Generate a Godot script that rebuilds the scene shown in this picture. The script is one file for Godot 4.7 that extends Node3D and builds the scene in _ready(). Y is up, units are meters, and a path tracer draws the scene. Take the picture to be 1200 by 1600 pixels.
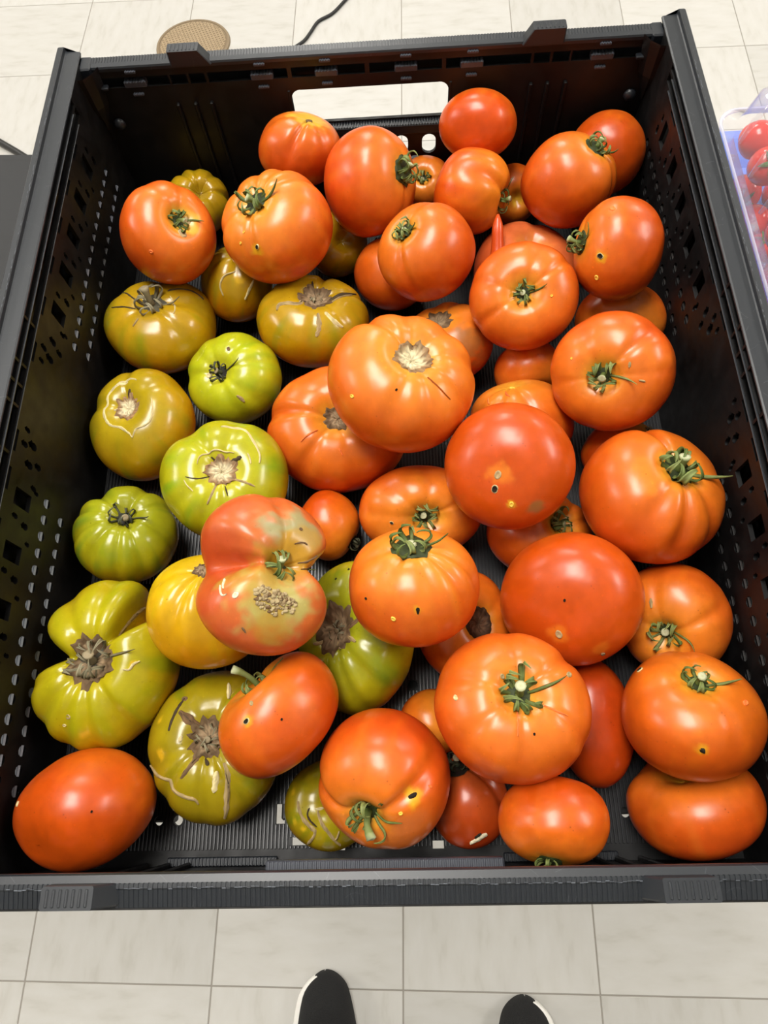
extends Node3D
# A black plastic crate of ripe tomatoes on a low black table, seen from above in a room with tiled floor.
# Lengths in metres, y up, floor at y = 0. The crate's frame has its rim at y = RIM and its front edge at z = 0.

const RIM := 0.9784
const BED := RIM - 0.12          # top of the crate's bottom panel
const DECK := RIM - 0.131        # table top

var rng := RandomNumberGenerator.new()
var noise := FastNoiseLite.new()
var fine := FastNoiseLite.new()
var M := {}                      # materials by name
var used := {}

# ------------------------------------------------------------------ helpers

func numbered(called: String) -> String:
	if not used.has(called):
		used[called] = 0
		return called
	used[called] += 1
	return "%s_%03d" % [called, used[called]]

func tag(o: Node, label: String, category := "", group := "", kind := "") -> void:
	if label: o.set_meta("label", label)
	if category: o.set_meta("category", category)
	if group: o.set_meta("group", group)
	if kind: o.set_meta("kind", kind)

func thing(called: String, at: Vector3, label: String, category: String, group := "", turn := 0.0) -> Node3D:
	var o := Node3D.new()
	o.name = numbered(called)
	add_child(o)
	o.position = at
	o.rotation.y = turn
	tag(o, label, category, group)
	return o

func part(called: String, mesh: Mesh, mat: Material, parent: Node, at := Vector3.ZERO) -> MeshInstance3D:
	var o := MeshInstance3D.new()
	o.name = called if parent != self else numbered(called)
	o.mesh = mesh
	o.material_override = mat
	parent.add_child(o, true)
	o.position = at
	return o

func structure(called: String, mesh: Mesh, mat: Material, at := Vector3.ZERO) -> MeshInstance3D:
	var o := part(called, mesh, mat, self, at)
	o.set_meta("kind", "structure")
	return o

func box(size: Vector3) -> BoxMesh:
	var b := BoxMesh.new()
	b.size = size
	return b

# A box with small chamfers on all its edges, flat shaded.
func chamfered(size: Vector3, c: float) -> ArrayMesh:
	var st := SurfaceTool.new()
	st.begin(Mesh.PRIMITIVE_TRIANGLES)
	add_chamfered(st, Vector3.ZERO, size, c)
	st.generate_normals()
	return st.commit()

func add_chamfered(st: SurfaceTool, at: Vector3, size: Vector3, c: float, turn := Basis.IDENTITY) -> void:
	var h := size / 2.0
	var pts := {}
	for sx in [-1, 1]:
		for sy in [-1, 1]:
			for sz in [-1, 1]:
				var s := Vector3(sx, sy, sz)
				for ax in 3:
					var p := Vector3(h.x - c, h.y - c, h.z - c)
					p[ax] = h[ax]
					pts[[sx, sy, sz, ax]] = at + turn * (p * s)
	st.set_smooth_group(-1)
	for ax in 3:
		var b := (ax + 1) % 3
		var d := (ax + 2) % 3
		for s in [-1, 1]:
			var key := func(u, v):
				var k := [0, 0, 0, ax]
				k[ax] = s
				k[b] = u
				k[d] = v
				return pts[k]
			var q := [key.call(-1, -1), key.call(1, -1), key.call(1, 1), key.call(-1, 1)]
			quad(st, q, s > 0)
		# the four edges that run along ax
		for sb in [-1, 1]:
			for sd in [-1, 1]:
				var k0 := [0, 0, 0, 0]
				k0[b] = sb
				k0[d] = sd
				var g := func(sa, f):
					var k: Array = k0.duplicate()
					k[ax] = sa
					k[3] = f
					return pts[k]
				quad(st, [g.call(-1, b), g.call(1, b), g.call(1, d), g.call(-1, d)], sb * sd < 0)
	for sx in [-1, 1]:
		for sy in [-1, 1]:
			for sz in [-1, 1]:
				var t := [pts[[sx, sy, sz, 0]], pts[[sx, sy, sz, 1]], pts[[sx, sy, sz, 2]]]
				if sx * sy * sz > 0: t.reverse()
				for p in t: st.add_vertex(p)

func quad(st: SurfaceTool, q: Array, flip: bool) -> void:
	var order := [0, 2, 1, 0, 3, 2] if flip else [0, 1, 2, 0, 2, 3]
	for i in order: st.add_vertex(q[i])

# A smooth sheet from rows of points; colours are optional.
func sheet(rows: Array, closed_u := false, colors: Array = [], smooth := true) -> ArrayMesh:
	var st := SurfaceTool.new()
	st.begin(Mesh.PRIMITIVE_TRIANGLES)
	add_sheet(st, rows, closed_u, colors, smooth)
	st.generate_normals()
	return st.commit()

func add_sheet(st: SurfaceTool, rows: Array, closed_u := false, colors: Array = [], smooth := true) -> void:
	st.set_smooth_group(0 if smooth else -1)
	for j in rows.size() - 1:
		var a: PackedVector3Array = rows[j]
		var b: PackedVector3Array = rows[j + 1]
		var n := a.size()
		for i in (n if closed_u else n - 1):
			var k := (i + 1) % n
			var c := [a[i], b[i], b[k], a[k]]
			var w: Array = []
			if colors: w = [colors[j][i], colors[j + 1][i], colors[j + 1][k], colors[j][k]]
			for t in [0, 1, 2, 0, 2, 3]:
				if colors: st.set_color(w[t])
				st.add_vertex(c[t])

# A tube along points, with one radius per point and closed ends.
func tube(points: Array, radii: Array, sides := 8, colors: Array = []) -> ArrayMesh:
	var st := SurfaceTool.new()
	st.begin(Mesh.PRIMITIVE_TRIANGLES)
	var rows: Array = []
	var cols: Array = []
	var n := points.size()
	var side := Vector3.ZERO
	for j in n:
		var dir: Vector3 = (points[min(j + 1, n - 1)] - points[max(j - 1, 0)]).normalized()
		if side == Vector3.ZERO: side = dir.cross(Vector3(0.31, 0.85, 0.42)).normalized()
		side = (side - dir * side.dot(dir)).normalized()
		var up := side.cross(dir)
		var row := PackedVector3Array()
		var cr := PackedColorArray()
		for i in sides:
			var a := TAU * i / sides
			row.append(points[j] + (side * cos(a) + up * sin(a)) * radii[j])
			cr.append(colors[j] if colors else Color.WHITE)
		rows.append(row)
		cols.append(cr)
	var first := PackedVector3Array()
	var last := PackedVector3Array()
	for i in sides:
		first.append(points[0])
		last.append(points[n - 1])
	rows.push_front(first)
	rows.push_back(last)
	if colors:
		cols.push_front(cols[0])
		cols.push_back(cols[n - 1])
	add_sheet(st, rows, true, cols if colors else [])
	st.generate_normals()
	return st.commit()

func plain(c: Color, rough := 0.6, spec := 0.5) -> StandardMaterial3D:
	var m := StandardMaterial3D.new()
	m.albedo_color = c
	m.roughness = rough
	m.metallic_specular = spec
	return m

func noise_texture(freq: float, ramp: Array, size := 512, octaves := 4, kind := FastNoiseLite.TYPE_SIMPLEX_SMOOTH, number := 7) -> NoiseTexture2D:
	var n := FastNoiseLite.new()
	n.noise_type = kind
	n.frequency = freq
	n.fractal_octaves = octaves
	n.seed = number
	var t := NoiseTexture2D.new()
	t.noise = n
	t.width = size
	t.height = size
	t.seamless = true
	var g := Gradient.new()
	g.offsets = PackedFloat32Array(ramp.map(func(r): return r[0]))
	g.colors = PackedColorArray(ramp.map(func(r): return r[1]))
	t.color_ramp = g
	return t

func triplanar(m: StandardMaterial3D, scale: float, world := false) -> StandardMaterial3D:
	m.uv1_triplanar = true
	m.uv1_world_triplanar = world
	m.uv1_scale = Vector3.ONE * scale
	return m

func lin(r: float, g: float, b: float) -> Color:
	return Color(r, g, b)

# ------------------------------------------------------------------ camera, light

func set_up_view() -> void:
	var cam := Camera3D.new()
	cam.name = "camera"
	cam.fov = 74.168
	cam.near = 0.02
	cam.far = 40.0
	add_child(cam)
	cam.transform = Transform3D(Basis(Vector3(0.99867, -0.04821, 0.01835), Vector3(0.03486, 0.36848, -0.92898), Vector3(0.03803, 0.92838, 0.36967)), Vector3(0.0171, 1.2638, -0.0429))
	cam.current = true
	var e := Environment.new()
	e.background_mode = Environment.BG_COLOR
	e.background_color = Color(0.5, 0.5, 0.5)
	e.background_energy_multiplier = 0.2
	e.tonemap_mode = Environment.TONE_MAPPER_LINEAR
	e.tonemap_exposure = 1.0
	e.sdfgi_enabled = true
	e.ssao_enabled = true
	e.ssil_enabled = true
	var w := WorldEnvironment.new()
	w.name = "world_environment"
	w.environment = e
	add_child(w)

# A two-lens recessed fluorescent fitting; its own light sits just under it.
func ceiling_light(x: float, z: float, label: String) -> void:
	var o := thing("ceiling_light", Vector3(x, 2.9, z), label, "ceiling light", "fluorescent ceiling lights")
	var st := SurfaceTool.new()
	st.begin(Mesh.PRIMITIVE_TRIANGLES)
	for s in [-1, 1]:
		add_chamfered(st, Vector3(0.33 * s, 0.05, 0), Vector3(0.03, 0.1, 1.29), 0.004)
		add_chamfered(st, Vector3(0, 0.05, 0.63 * s), Vector3(0.63, 0.1, 0.03), 0.004)
	add_chamfered(st, Vector3(0, 0.05, 0), Vector3(0.63, 0.1, 0.05), 0.004)
	st.generate_normals()
	part("frame", st.commit(), M.white_metal, o)
	for s in [-1, 1]:
		part("diffuser", chamfered(Vector3(0.626, 0.012, 0.588), 0.003), M.diffuser, o, Vector3(0, 0.03, 0.321 * s))
		var l := AreaLight3D.new()
		l.name = "panel_light"
		l.area_size = Vector2(0.6, 0.56)
		l.light_color = Color(1.0, 0.985, 0.96)
		l.light_energy = 2.65
		l.area_range = 14.0
		l.area_attenuation = 2.0
		l.shadow_enabled = true
		o.add_child(l, true)
		l.position = Vector3(0, 0.02, 0.321 * s)
		l.rotation.x = -PI / 2

# ------------------------------------------------------------------ tomatoes

# Skin colours, linear: shoulder, middle, blossom end, streak, groove
var PAL := {
	"red": [Color(0.776, 0.173, 0.0152), Color(0.715, 0.116, 0.0091), Color(0.634, 0.083, 0.0076), Color(0.797, 0.214, 0.0183), Color(0.613, 0.074, 0.0061), 0.0, 0.35, Color(0.868, 0.592, 0.0457)],
	"deep": [Color(0.674, 0.103, 0.0091), Color(0.613, 0.079, 0.0076), Color(0.532, 0.056, 0.0061), Color(0.674, 0.127, 0.0122), Color(0.511, 0.047, 0.0046), 0.0, 0.30, Color(0.817, 0.475, 0.0457)],
	"redorange": [Color(0.826, 0.193, 0.0183), Color(0.764, 0.112, 0.0104), Color(0.682, 0.075, 0.0078), Color(0.826, 0.225, 0.0209), Color(0.682, 0.088, 0.0078), 0.0, 0.45, Color(0.909, 0.525, 0.0457)],
	"orange": [Color(0.867, 0.247, 0.0239), Color(0.805, 0.147, 0.0132), Color(0.702, 0.083, 0.0072), Color(0.867, 0.282, 0.0239), Color(0.743, 0.117, 0.0096), 0.0, 0.50, Color(0.909, 0.528, 0.0478)],
	"orange2": [Color(0.888, 0.286, 0.0217), Color(0.826, 0.172, 0.0130), Color(0.723, 0.091, 0.0065), Color(0.877, 0.320, 0.0217), Color(0.774, 0.137, 0.0109), 0.0, 0.50, Color(0.909, 0.571, 0.0435)],
	"pink": [Color(0.717, 0.150, 0.0435), Color(0.652, 0.104, 0.0239), Color(0.565, 0.065, 0.0130), Color(0.717, 0.170, 0.0435), Color(0.565, 0.065, 0.0130), 0.0, 0.40, Color(0.870, 0.470, 0.0652)],
	"brownred": [Color(0.502, 0.086, 0.0174), Color(0.571, 0.080, 0.0130), Color(0.593, 0.063, 0.0087), Color(0.377, 0.068, 0.0152), Color(0.457, 0.058, 0.0109), 0.0, 0.80, Color(0.411, 0.137, 0.0326)],
	"rot": [Color(0.674, 0.176, 0.0418), Color(0.652, 0.111, 0.0287), Color(0.587, 0.072, 0.0167), Color(0.674, 0.235, 0.0359), Color(0.565, 0.078, 0.0167), 2.0, 0.50, Color(0.435, 0.313, 0.0359)],
	"olive": [Color(0.508, 0.302, 0.0103), Color(0.549, 0.303, 0.0072), Color(0.720, 0.212, 0.0063), Color(0.303, 0.270, 0.0110), Color(0.379, 0.283, 0.0093), 1.0, 1.50, Color(0.303, 0.196, 0.0093)],
	"brownolive": [Color(0.425, 0.220, 0.0066), Color(0.464, 0.210, 0.0050), Color(0.565, 0.150, 0.0047), Color(0.289, 0.202, 0.0078), Color(0.325, 0.188, 0.0063), 1.0, 1.50, Color(0.289, 0.173, 0.0093)],
	"oliveorange": [Color(0.433, 0.312, 0.0103), Color(0.556, 0.293, 0.0072), Color(0.878, 0.214, 0.0047), Color(0.337, 0.291, 0.0110), Color(0.402, 0.296, 0.0093), 1.0, 1.50, Color(0.605, 0.424, 0.0235)],
	"olive2": [Color(0.395, 0.309, 0.0103), Color(0.428, 0.285, 0.0079), Color(0.621, 0.222, 0.0063), Color(0.249, 0.260, 0.0110), Color(0.342, 0.263, 0.0093), 1.0, 1.65, Color(0.310, 0.212, 0.0117)],
	"lime": [Color(0.517, 0.544, 0.0147), Color(0.553, 0.545, 0.0128), Color(0.571, 0.383, 0.0104), Color(0.320, 0.437, 0.0157), Color(0.434, 0.479, 0.0122), 1.0, 1.50, Color(0.751, 0.634, 0.0435)],
	"limeolive": [Color(0.463, 0.451, 0.0133), Color(0.498, 0.447, 0.0101), Color(0.656, 0.278, 0.0063), Color(0.263, 0.375, 0.0141), Color(0.362, 0.378, 0.0110), 1.0, 1.65, Color(0.657, 0.552, 0.0313)],
	"green": [Color(0.355, 0.370, 0.0147), Color(0.469, 0.402, 0.0101), Color(0.681, 0.338, 0.0063), Color(0.210, 0.286, 0.0157), Color(0.284, 0.286, 0.0102), 1.0, 1.65, Color(0.377, 0.317, 0.0157)],
	"yellowgreen": [Color(0.460, 0.406, 0.0103), Color(0.618, 0.433, 0.0072), Color(0.842, 0.261, 0.0047), Color(0.366, 0.382, 0.0110), Color(0.489, 0.340, 0.0078), 1.0, 1.50, Color(0.764, 0.497, 0.0157)],
	"yellow": [Color(0.708, 0.457, 0.0109), Color(0.776, 0.411, 0.0087), Color(0.753, 0.286, 0.0065), Color(0.639, 0.457, 0.0109), Color(0.662, 0.342, 0.0087), 1.0, 0.90, Color(0.753, 0.479, 0.0217)],

}

class Fruit:
	var root: Node3D
	var c: Vector3
	var b: Basis
	var H: float
	var dim: float
	var dw: float
	var ribs: Array
	var lobes: Array
	func g(ph: float) -> float:
		var s := 0.0
		for r in ribs:
			var d := wrapf(ph - deg_to_rad(r.x), -PI, PI)
			s += r.y * exp(-(d / r.z) * (d / r.z))
		return s
	func deep(ph: float) -> float:                 # clefts that run right round the fruit
		var s := 0.0
		for r in ribs:
			var d := wrapf(ph - deg_to_rad(r.x), -PI, PI)
			if r.y >= 0.3: s += r.y * exp(-(d / r.z) * (d / r.z))
		return s
	func l(ph: float) -> float:
		var s := 0.0
		for r in lobes: s += r.y * cos(r.x * (ph - deg_to_rad(r.z)))
		return s
	func local(th: float, ph: float, gg: float, ll: float, cleft := 0.0) -> Vector3:
		var cs := cos(th)
		var sn := sin(th)
		var s2 := sin(2.0 * th)
		var bulge := 1.0 + 0.05 * s2 * s2
		var w := exp(-pow((th - 0.7) / 0.85, 2.0))
		var dent := (gg - cleft) * w + cleft * exp(-pow((th - 1.1) / 1.1, 2.0))
		var rad := sn * bulge * (1.0 + ll * sn) * (1.0 - dent)
		var y := H * cs * bulge * (1.0 - 0.6 * dent) - dim * exp(-pow(th / dw, 2.0)) + 0.04 * exp(-pow((PI - th) / 0.35, 2.0))
		return Vector3(rad * cos(ph), y, -rad * sin(ph))
	func at(th: float, ph: float) -> Vector3:     # relative to the fruit's root
		return b * local(th, ph, g(ph), l(ph), deep(ph)) + c
	func normal(th: float, ph: float) -> Vector3:
		var p := at(th, ph)
		var n := (at(th + 0.02, ph) - p).cross(at(th, ph + 0.02) - p).normalized()
		return n if n.dot(p - c) > 0.0 else -n
	func size() -> float:
		return (b.x.length() + b.z.length()) / 2.0

func tomato(label: String, pal: String, at: Vector3, b: Basis, H: float, dim: float, dw: float, ribs: Array, lobes: Array, patches: Array, number: int) -> Fruit:
	var f := Fruit.new()
	f.b = b
	f.H = H
	f.dim = dim
	f.dw = dw
	f.ribs = ribs
	f.lobes = lobes
	var p: Array = PAL[pal]
	var green: float = p[5]
	var rows := 84
	var cols := 96
	var gs := PackedFloat32Array()
	var ls := PackedFloat32Array()
	var ss := PackedFloat32Array()
	var ds := PackedFloat32Array()
	noise.seed = number
	fine.seed = number + 500
	for i in cols + 1:
		var ph := TAU * i / cols
		gs.append(f.g(ph))
		ls.append(f.l(ph))
		ds.append(f.deep(ph))
		ss.append(noise.get_noise_3d(cos(ph) * 3.0, sin(ph) * 3.0, 40.0))
	var dirs := []
	for q in patches:
		dirs.append([b.inverse() * (f.at(deg_to_rad(q[0].x), deg_to_rad(q[0].y))), q[1], PATCH[q[2]], q[3]])
	var verts := PackedVector3Array()
	var colors := PackedColorArray()
	var index := PackedInt32Array()
	var low := 1e9
	for j in rows + 1:
		var th := PI * pow(float(j) / rows, 1.15)
		var lat := (1.0 - cos(th)) / 2.0
		var base: Color = p[0].lerp(p[1], smoothstep(0.0, 0.38, lat)).lerp(p[2], smoothstep(0.28, 0.78, lat))
		var halo := exp(-pow(th / (dw * 0.85 + 0.03), 2.0))
		var streaky := smoothstep(0.02, 0.2, lat) * (1.0 - smoothstep(0.55, 0.95, lat))
		for i in cols + 1:
			var k := i % cols
			var lp := f.local(th, TAU * i / cols, gs[k], ls[k], ds[k])
			var n1 := noise.get_noise_3d(lp.x * 1.3, lp.y * 1.3, lp.z * 1.3)
			var n2 := fine.get_noise_3d(lp.x * 5.0, lp.y * 5.0, lp.z * 5.0)
			lp *= 1.0 + 0.012 * n1
			var v := b * lp
			var col := base.lerp(p[3], clampf((ss[k] * 0.9 + n1 * 0.5 + n2 * 0.15) * streaky * p[6], 0.0, 1.0))
			col = col.lerp(p[4], clampf(gs[k] * 4.0 * streaky, 0.0, 0.55))
			col = col.lerp(p[7], clampf(halo * (0.75 + 0.5 * n2), 0.0, 0.8))
			col = col * (1.0 + 0.12 * n1 + 0.06 * n2)
			for q in dirs:
				var dd: float = lp.distance_to(q[0]) / q[1] + 0.55 * n2 + 0.25 * n1
				if dd < 1.3: col = col.lerp(q[2], q[3] * (1.0 - smoothstep(0.55, 1.25, dd)))
			low = minf(low, v.y)
			verts.append(v)
			colors.append(col)
	for j in rows:
		for i in cols:
			var a := j * (cols + 1) + i
			var d := a + cols + 1
			for t in [a, d + 1, d, a, a + 1, d + 1]: index.append(t)
	f.root = thing("tomato", at + Vector3(0, low, 0), label, "tomato")
	f.c = Vector3(0, -low, 0)
	for i in verts.size(): verts[i] += f.c
	var arrays := []
	arrays.resize(Mesh.ARRAY_MAX)
	arrays[Mesh.ARRAY_VERTEX] = verts
	arrays[Mesh.ARRAY_COLOR] = colors
	arrays[Mesh.ARRAY_INDEX] = index
	var st := SurfaceTool.new()
	st.create_from_arrays(arrays)
	st.generate_normals()
	part("fruit", st.commit(), M.skin_green if green == 1.0 else M.skin, f.root)
	rng.seed = number * 77 + 5
	return f

var PATCH := {
	"halo": Color(0.85, 0.5, 0.06), "yellow": Color(0.85, 0.52, 0.02), "rotbrown": Color(0.35, 0.15, 0.04), "orangeblotch": Color(0.85, 0.24, 0.02),
	"rotgrey": Color(0.40, 0.37, 0.17), "rotgreen": Color(0.52, 0.46, 0.13), "rotolive": Color(0.55, 0.28, 0.02),
}
var INK := {
	"tan": Color(0.36, 0.26, 0.12), "pale": Color(0.62, 0.52, 0.26), "white": Color(0.75, 0.66, 0.45), "dark": Color(0.06, 0.04, 0.02), "brown": Color(0.17, 0.10, 0.05),
	"hole": Color(0.015, 0.01, 0.006), "faint": Color(0.82, 0.19, 0.045), "cork": Color(0.42, 0.30, 0.15), "yellow": Color(0.85, 0.55, 0.08), "brownline": Color(0.35, 0.08, 0.01),
}
const MARK_NAME := {"tan": "crack", "pale": "scar", "white": "scar", "dark": "crack", "brown": "crack", "hole": "blemish", "faint": "scratch", "cork": "blossom_scar", "yellow": "speck", "brownline": "crack"}

# A crack, scar or scratch: a low ridge of scar tissue that follows the skin through points given as (theta, phi) in degrees.
func crack(f: Fruit, points: Array, width: float, ink: String) -> void:
	var path: Array = []
	var n := points.size()
	for i in n - 1:
		var a: Vector2 = points[max(i - 1, 0)]
		var b: Vector2 = points[i]
		var c: Vector2 = points[i + 1]
		var d: Vector2 = points[min(i + 2, n - 1)]
		var fix := func(p: Vector2) -> Vector2: return Vector2(p.x, b.y + wrapf(p.y - b.y, -180.0, 180.0))
		for k in 5:
			path.append(b.cubic_interpolate(fix.call(c), fix.call(a), fix.call(d), k / 5.0))
	path.append(points[n - 1])
	var rows: Array = []
	var cols: Array = []
	var m := path.size()
	var main: Color = INK[ink]
	for i in m:
		var th := deg_to_rad(path[i].x)
		var ph := deg_to_rad(path[i].y)
		var p := f.at(th, ph)
		var nn := f.normal(th, ph)
		var q: Vector2 = path[min(i + 1, m - 1)]
		var o: Vector2 = path[max(i - 1, 0)]
		var dir := f.at(deg_to_rad(q.x), deg_to_rad(q.y)) - f.at(deg_to_rad(o.x), deg_to_rad(o.y))
		var side := dir.cross(nn).normalized()
		var t := float(i) / (m - 1)
		var w := width * 0.5 * (0.25 + 0.9 * sqrt(maxf(0.0, sin(PI * clampf(t, 0.02, 0.98))))) * (1.0 + rng.randf_range(-0.22, 0.22))
		var row := PackedVector3Array()
		var cr := PackedColorArray()
		for s in 5:
			var u := (s - 2) / 2.0
			var lift := 0.00022 if absf(u) > 0.9 else 0.0006 + rng.randf_range(-0.00012, 0.0002)
			if absf(u) > 0.9: lift = -0.0002
			row.append(p + side * w * u + nn * lift)
			cr.append(main * (1.0 + rng.randf_range(-0.3, 0.3)) * (0.75 if s == 2 else 1.0))
		rows.append(row)
		cols.append(cr)
	var o := part(MARK_NAME[ink], sheet(rows, false, cols), M.cork, f.root)
	o.set_meta("label", {"tan": "tan healed crack", "pale": "pale healed scar", "white": "whitish split", "dark": "dark crack", "brown": "brown corky crack", "hole": "dark slit", "faint": "faint scratch", "cork": "tan blossom scar", "yellow": "yellow speck", "brownline": "thin brown line"}[ink])

# A round mark: a slightly raised disc that follows the skin.
func spot(f: Fruit, where: Vector2, r: float, ink: String) -> void:
	var th := deg_to_rad(where.x)
	var ph := deg_to_rad(where.y)
	var p := f.at(th, ph)
	var nn := f.normal(th, ph)
	var e := nn.cross(Vector3(0.3, 0.2, 0.9)).normalized()
	var g := nn.cross(e)
	var rows: Array = []
	var cols: Array = []
	var main: Color = INK[ink]
	var rim: Color = INK["pale"] if ink == "hole" and r > 0.0009 else main
	for j in 5:
		var row := PackedVector3Array()
		var cr := PackedColorArray()
		for i in 12:
			var a := TAU * i / 12
			var rr: float = r * [0.0, 0.4, 0.68, 0.9, 1.0][j] * (1.0 + (0.16 * sin(a * 2.0 + r * 9000.0) + rng.randf_range(-0.1, 0.1) if j else 0.0))
			var lift: float = [0.0001, 0.0002, 0.0006, 0.00045, -0.0004][j]
			# keep to the curve of the skin
			var bend: float = rr * rr / (2.0 * f.size())
			row.append(p + (e * cos(a) + g * sin(a)) * rr + nn * (lift - bend))
			cr.append((main if j < 3 else rim) * (1.0 + rng.randf_range(-0.2, 0.2)))
		rows.append(row)
		cols.append(cr)
	part(MARK_NAME[ink], sheet(rows, true, cols), M.cork, f.root)

# Knobbly scab tissue: too many crumbs to count.
func scab(f: Fruit, where: Vector2, r: float) -> void:
	var st := SurfaceTool.new()
	st.begin(Mesh.PRIMITIVE_TRIANGLES)
	var ball := SphereMesh.new()
	ball.radial_segments = 8
	ball.rings = 4
	ball.radius = 0.5
	ball.height = 1.0
	var base := SurfaceTool.new()
	for k in 170:
		var a := rng.randf() * TAU
		var d := r * sqrt(rng.randf())
		var th := deg_to_rad(where.x) + d * cos(a) / f.size() * 0.6
		var ph := deg_to_rad(where.y) + d * sin(a) / f.size() / maxf(0.4, sin(deg_to_rad(where.x)))
		var s := rng.randf_range(0.0007, 0.0024)
		var col := Color(0.46, 0.36, 0.19).lerp(Color(0.12, 0.06, 0.025), pow(rng.randf(), 1.6))
		var arr := ball.get_mesh_arrays()
		var t := Transform3D(Basis.from_euler(Vector3(rng.randf() * 6.0, rng.randf() * 6.0, 0)).scaled(Vector3(s * rng.randf_range(0.6, 1.7), s * 0.6, s)), f.at(th, ph))
		for i in arr[Mesh.ARRAY_INDEX]:
			st.set_color(col * rng.randf_range(0.8, 1.15))
			st.add_vertex(t * arr[Mesh.ARRAY_VERTEX][i])
	st.generate_normals()
	var o := part("scab", st.commit(), M.cork, f.root)
	o.set_meta("kind", "stuff")
	o.set_meta("label", "crumbly tan scab tissue")

# The corky plate where a stalk came off.
func stem_scar(f: Fruit, r: float, kind: String) -> void:
	var rows: Array = []
	var cols: Array = []
	var pole := f.at(0.0, 0.0)
	var n := f.b.y.normalized()
	var reach := r / f.size()
	var inner: Color = {"pale": Color(0.62, 0.53, 0.33), "brown": Color(0.30, 0.21, 0.12), "dark": Color(0.16, 0.09, 0.05)}[kind]
	var outer: Color = {"pale": Color(0.26, 0.15, 0.07), "brown": Color(0.13, 0.08, 0.04), "dark": Color(0.05, 0.025, 0.012)}[kind]
	for j in 9:
		var row := PackedVector3Array()
		var cr := PackedColorArray()
		for i in 40:
			var ph := TAU * i / 40
			var star := 1.0 + (0.09 * sin(ph * 5.0 + r * 7000.0) + 0.09 * sin(ph * 11.0 + r * 3000.0) + rng.randf_range(-0.14, 0.14)) * (j / 8.0) * (0.25 if kind == "dark" else 1.0)
			var th: float = reach * (j / 8.0) * star * 1.25
			var p := f.at(th, ph)
			var lift := (0.0016 if j < 4 else 0.0010) + rng.randf_range(-0.0005, 0.0006)
			if j == 8: lift = -0.0003
			row.append(p + n * lift)
			var mixed := inner.lerp(outer, smoothstep(0.45, 0.8, j / 8.0 + rng.randf_range(-0.1, 0.1)))
			cr.append(mixed * (1.0 + rng.randf_range(-0.45, 0.35)))
		rows.append(row)
		cols.append(cr)
	var o := part("stem_scar", sheet(rows, true, cols), M.cork, f.root)
	o.set_meta("label", {"pale": "pale corky stem scar", "brown": "brown corky stem scar", "dark": "dark brown stem scar"}[kind])

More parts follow.
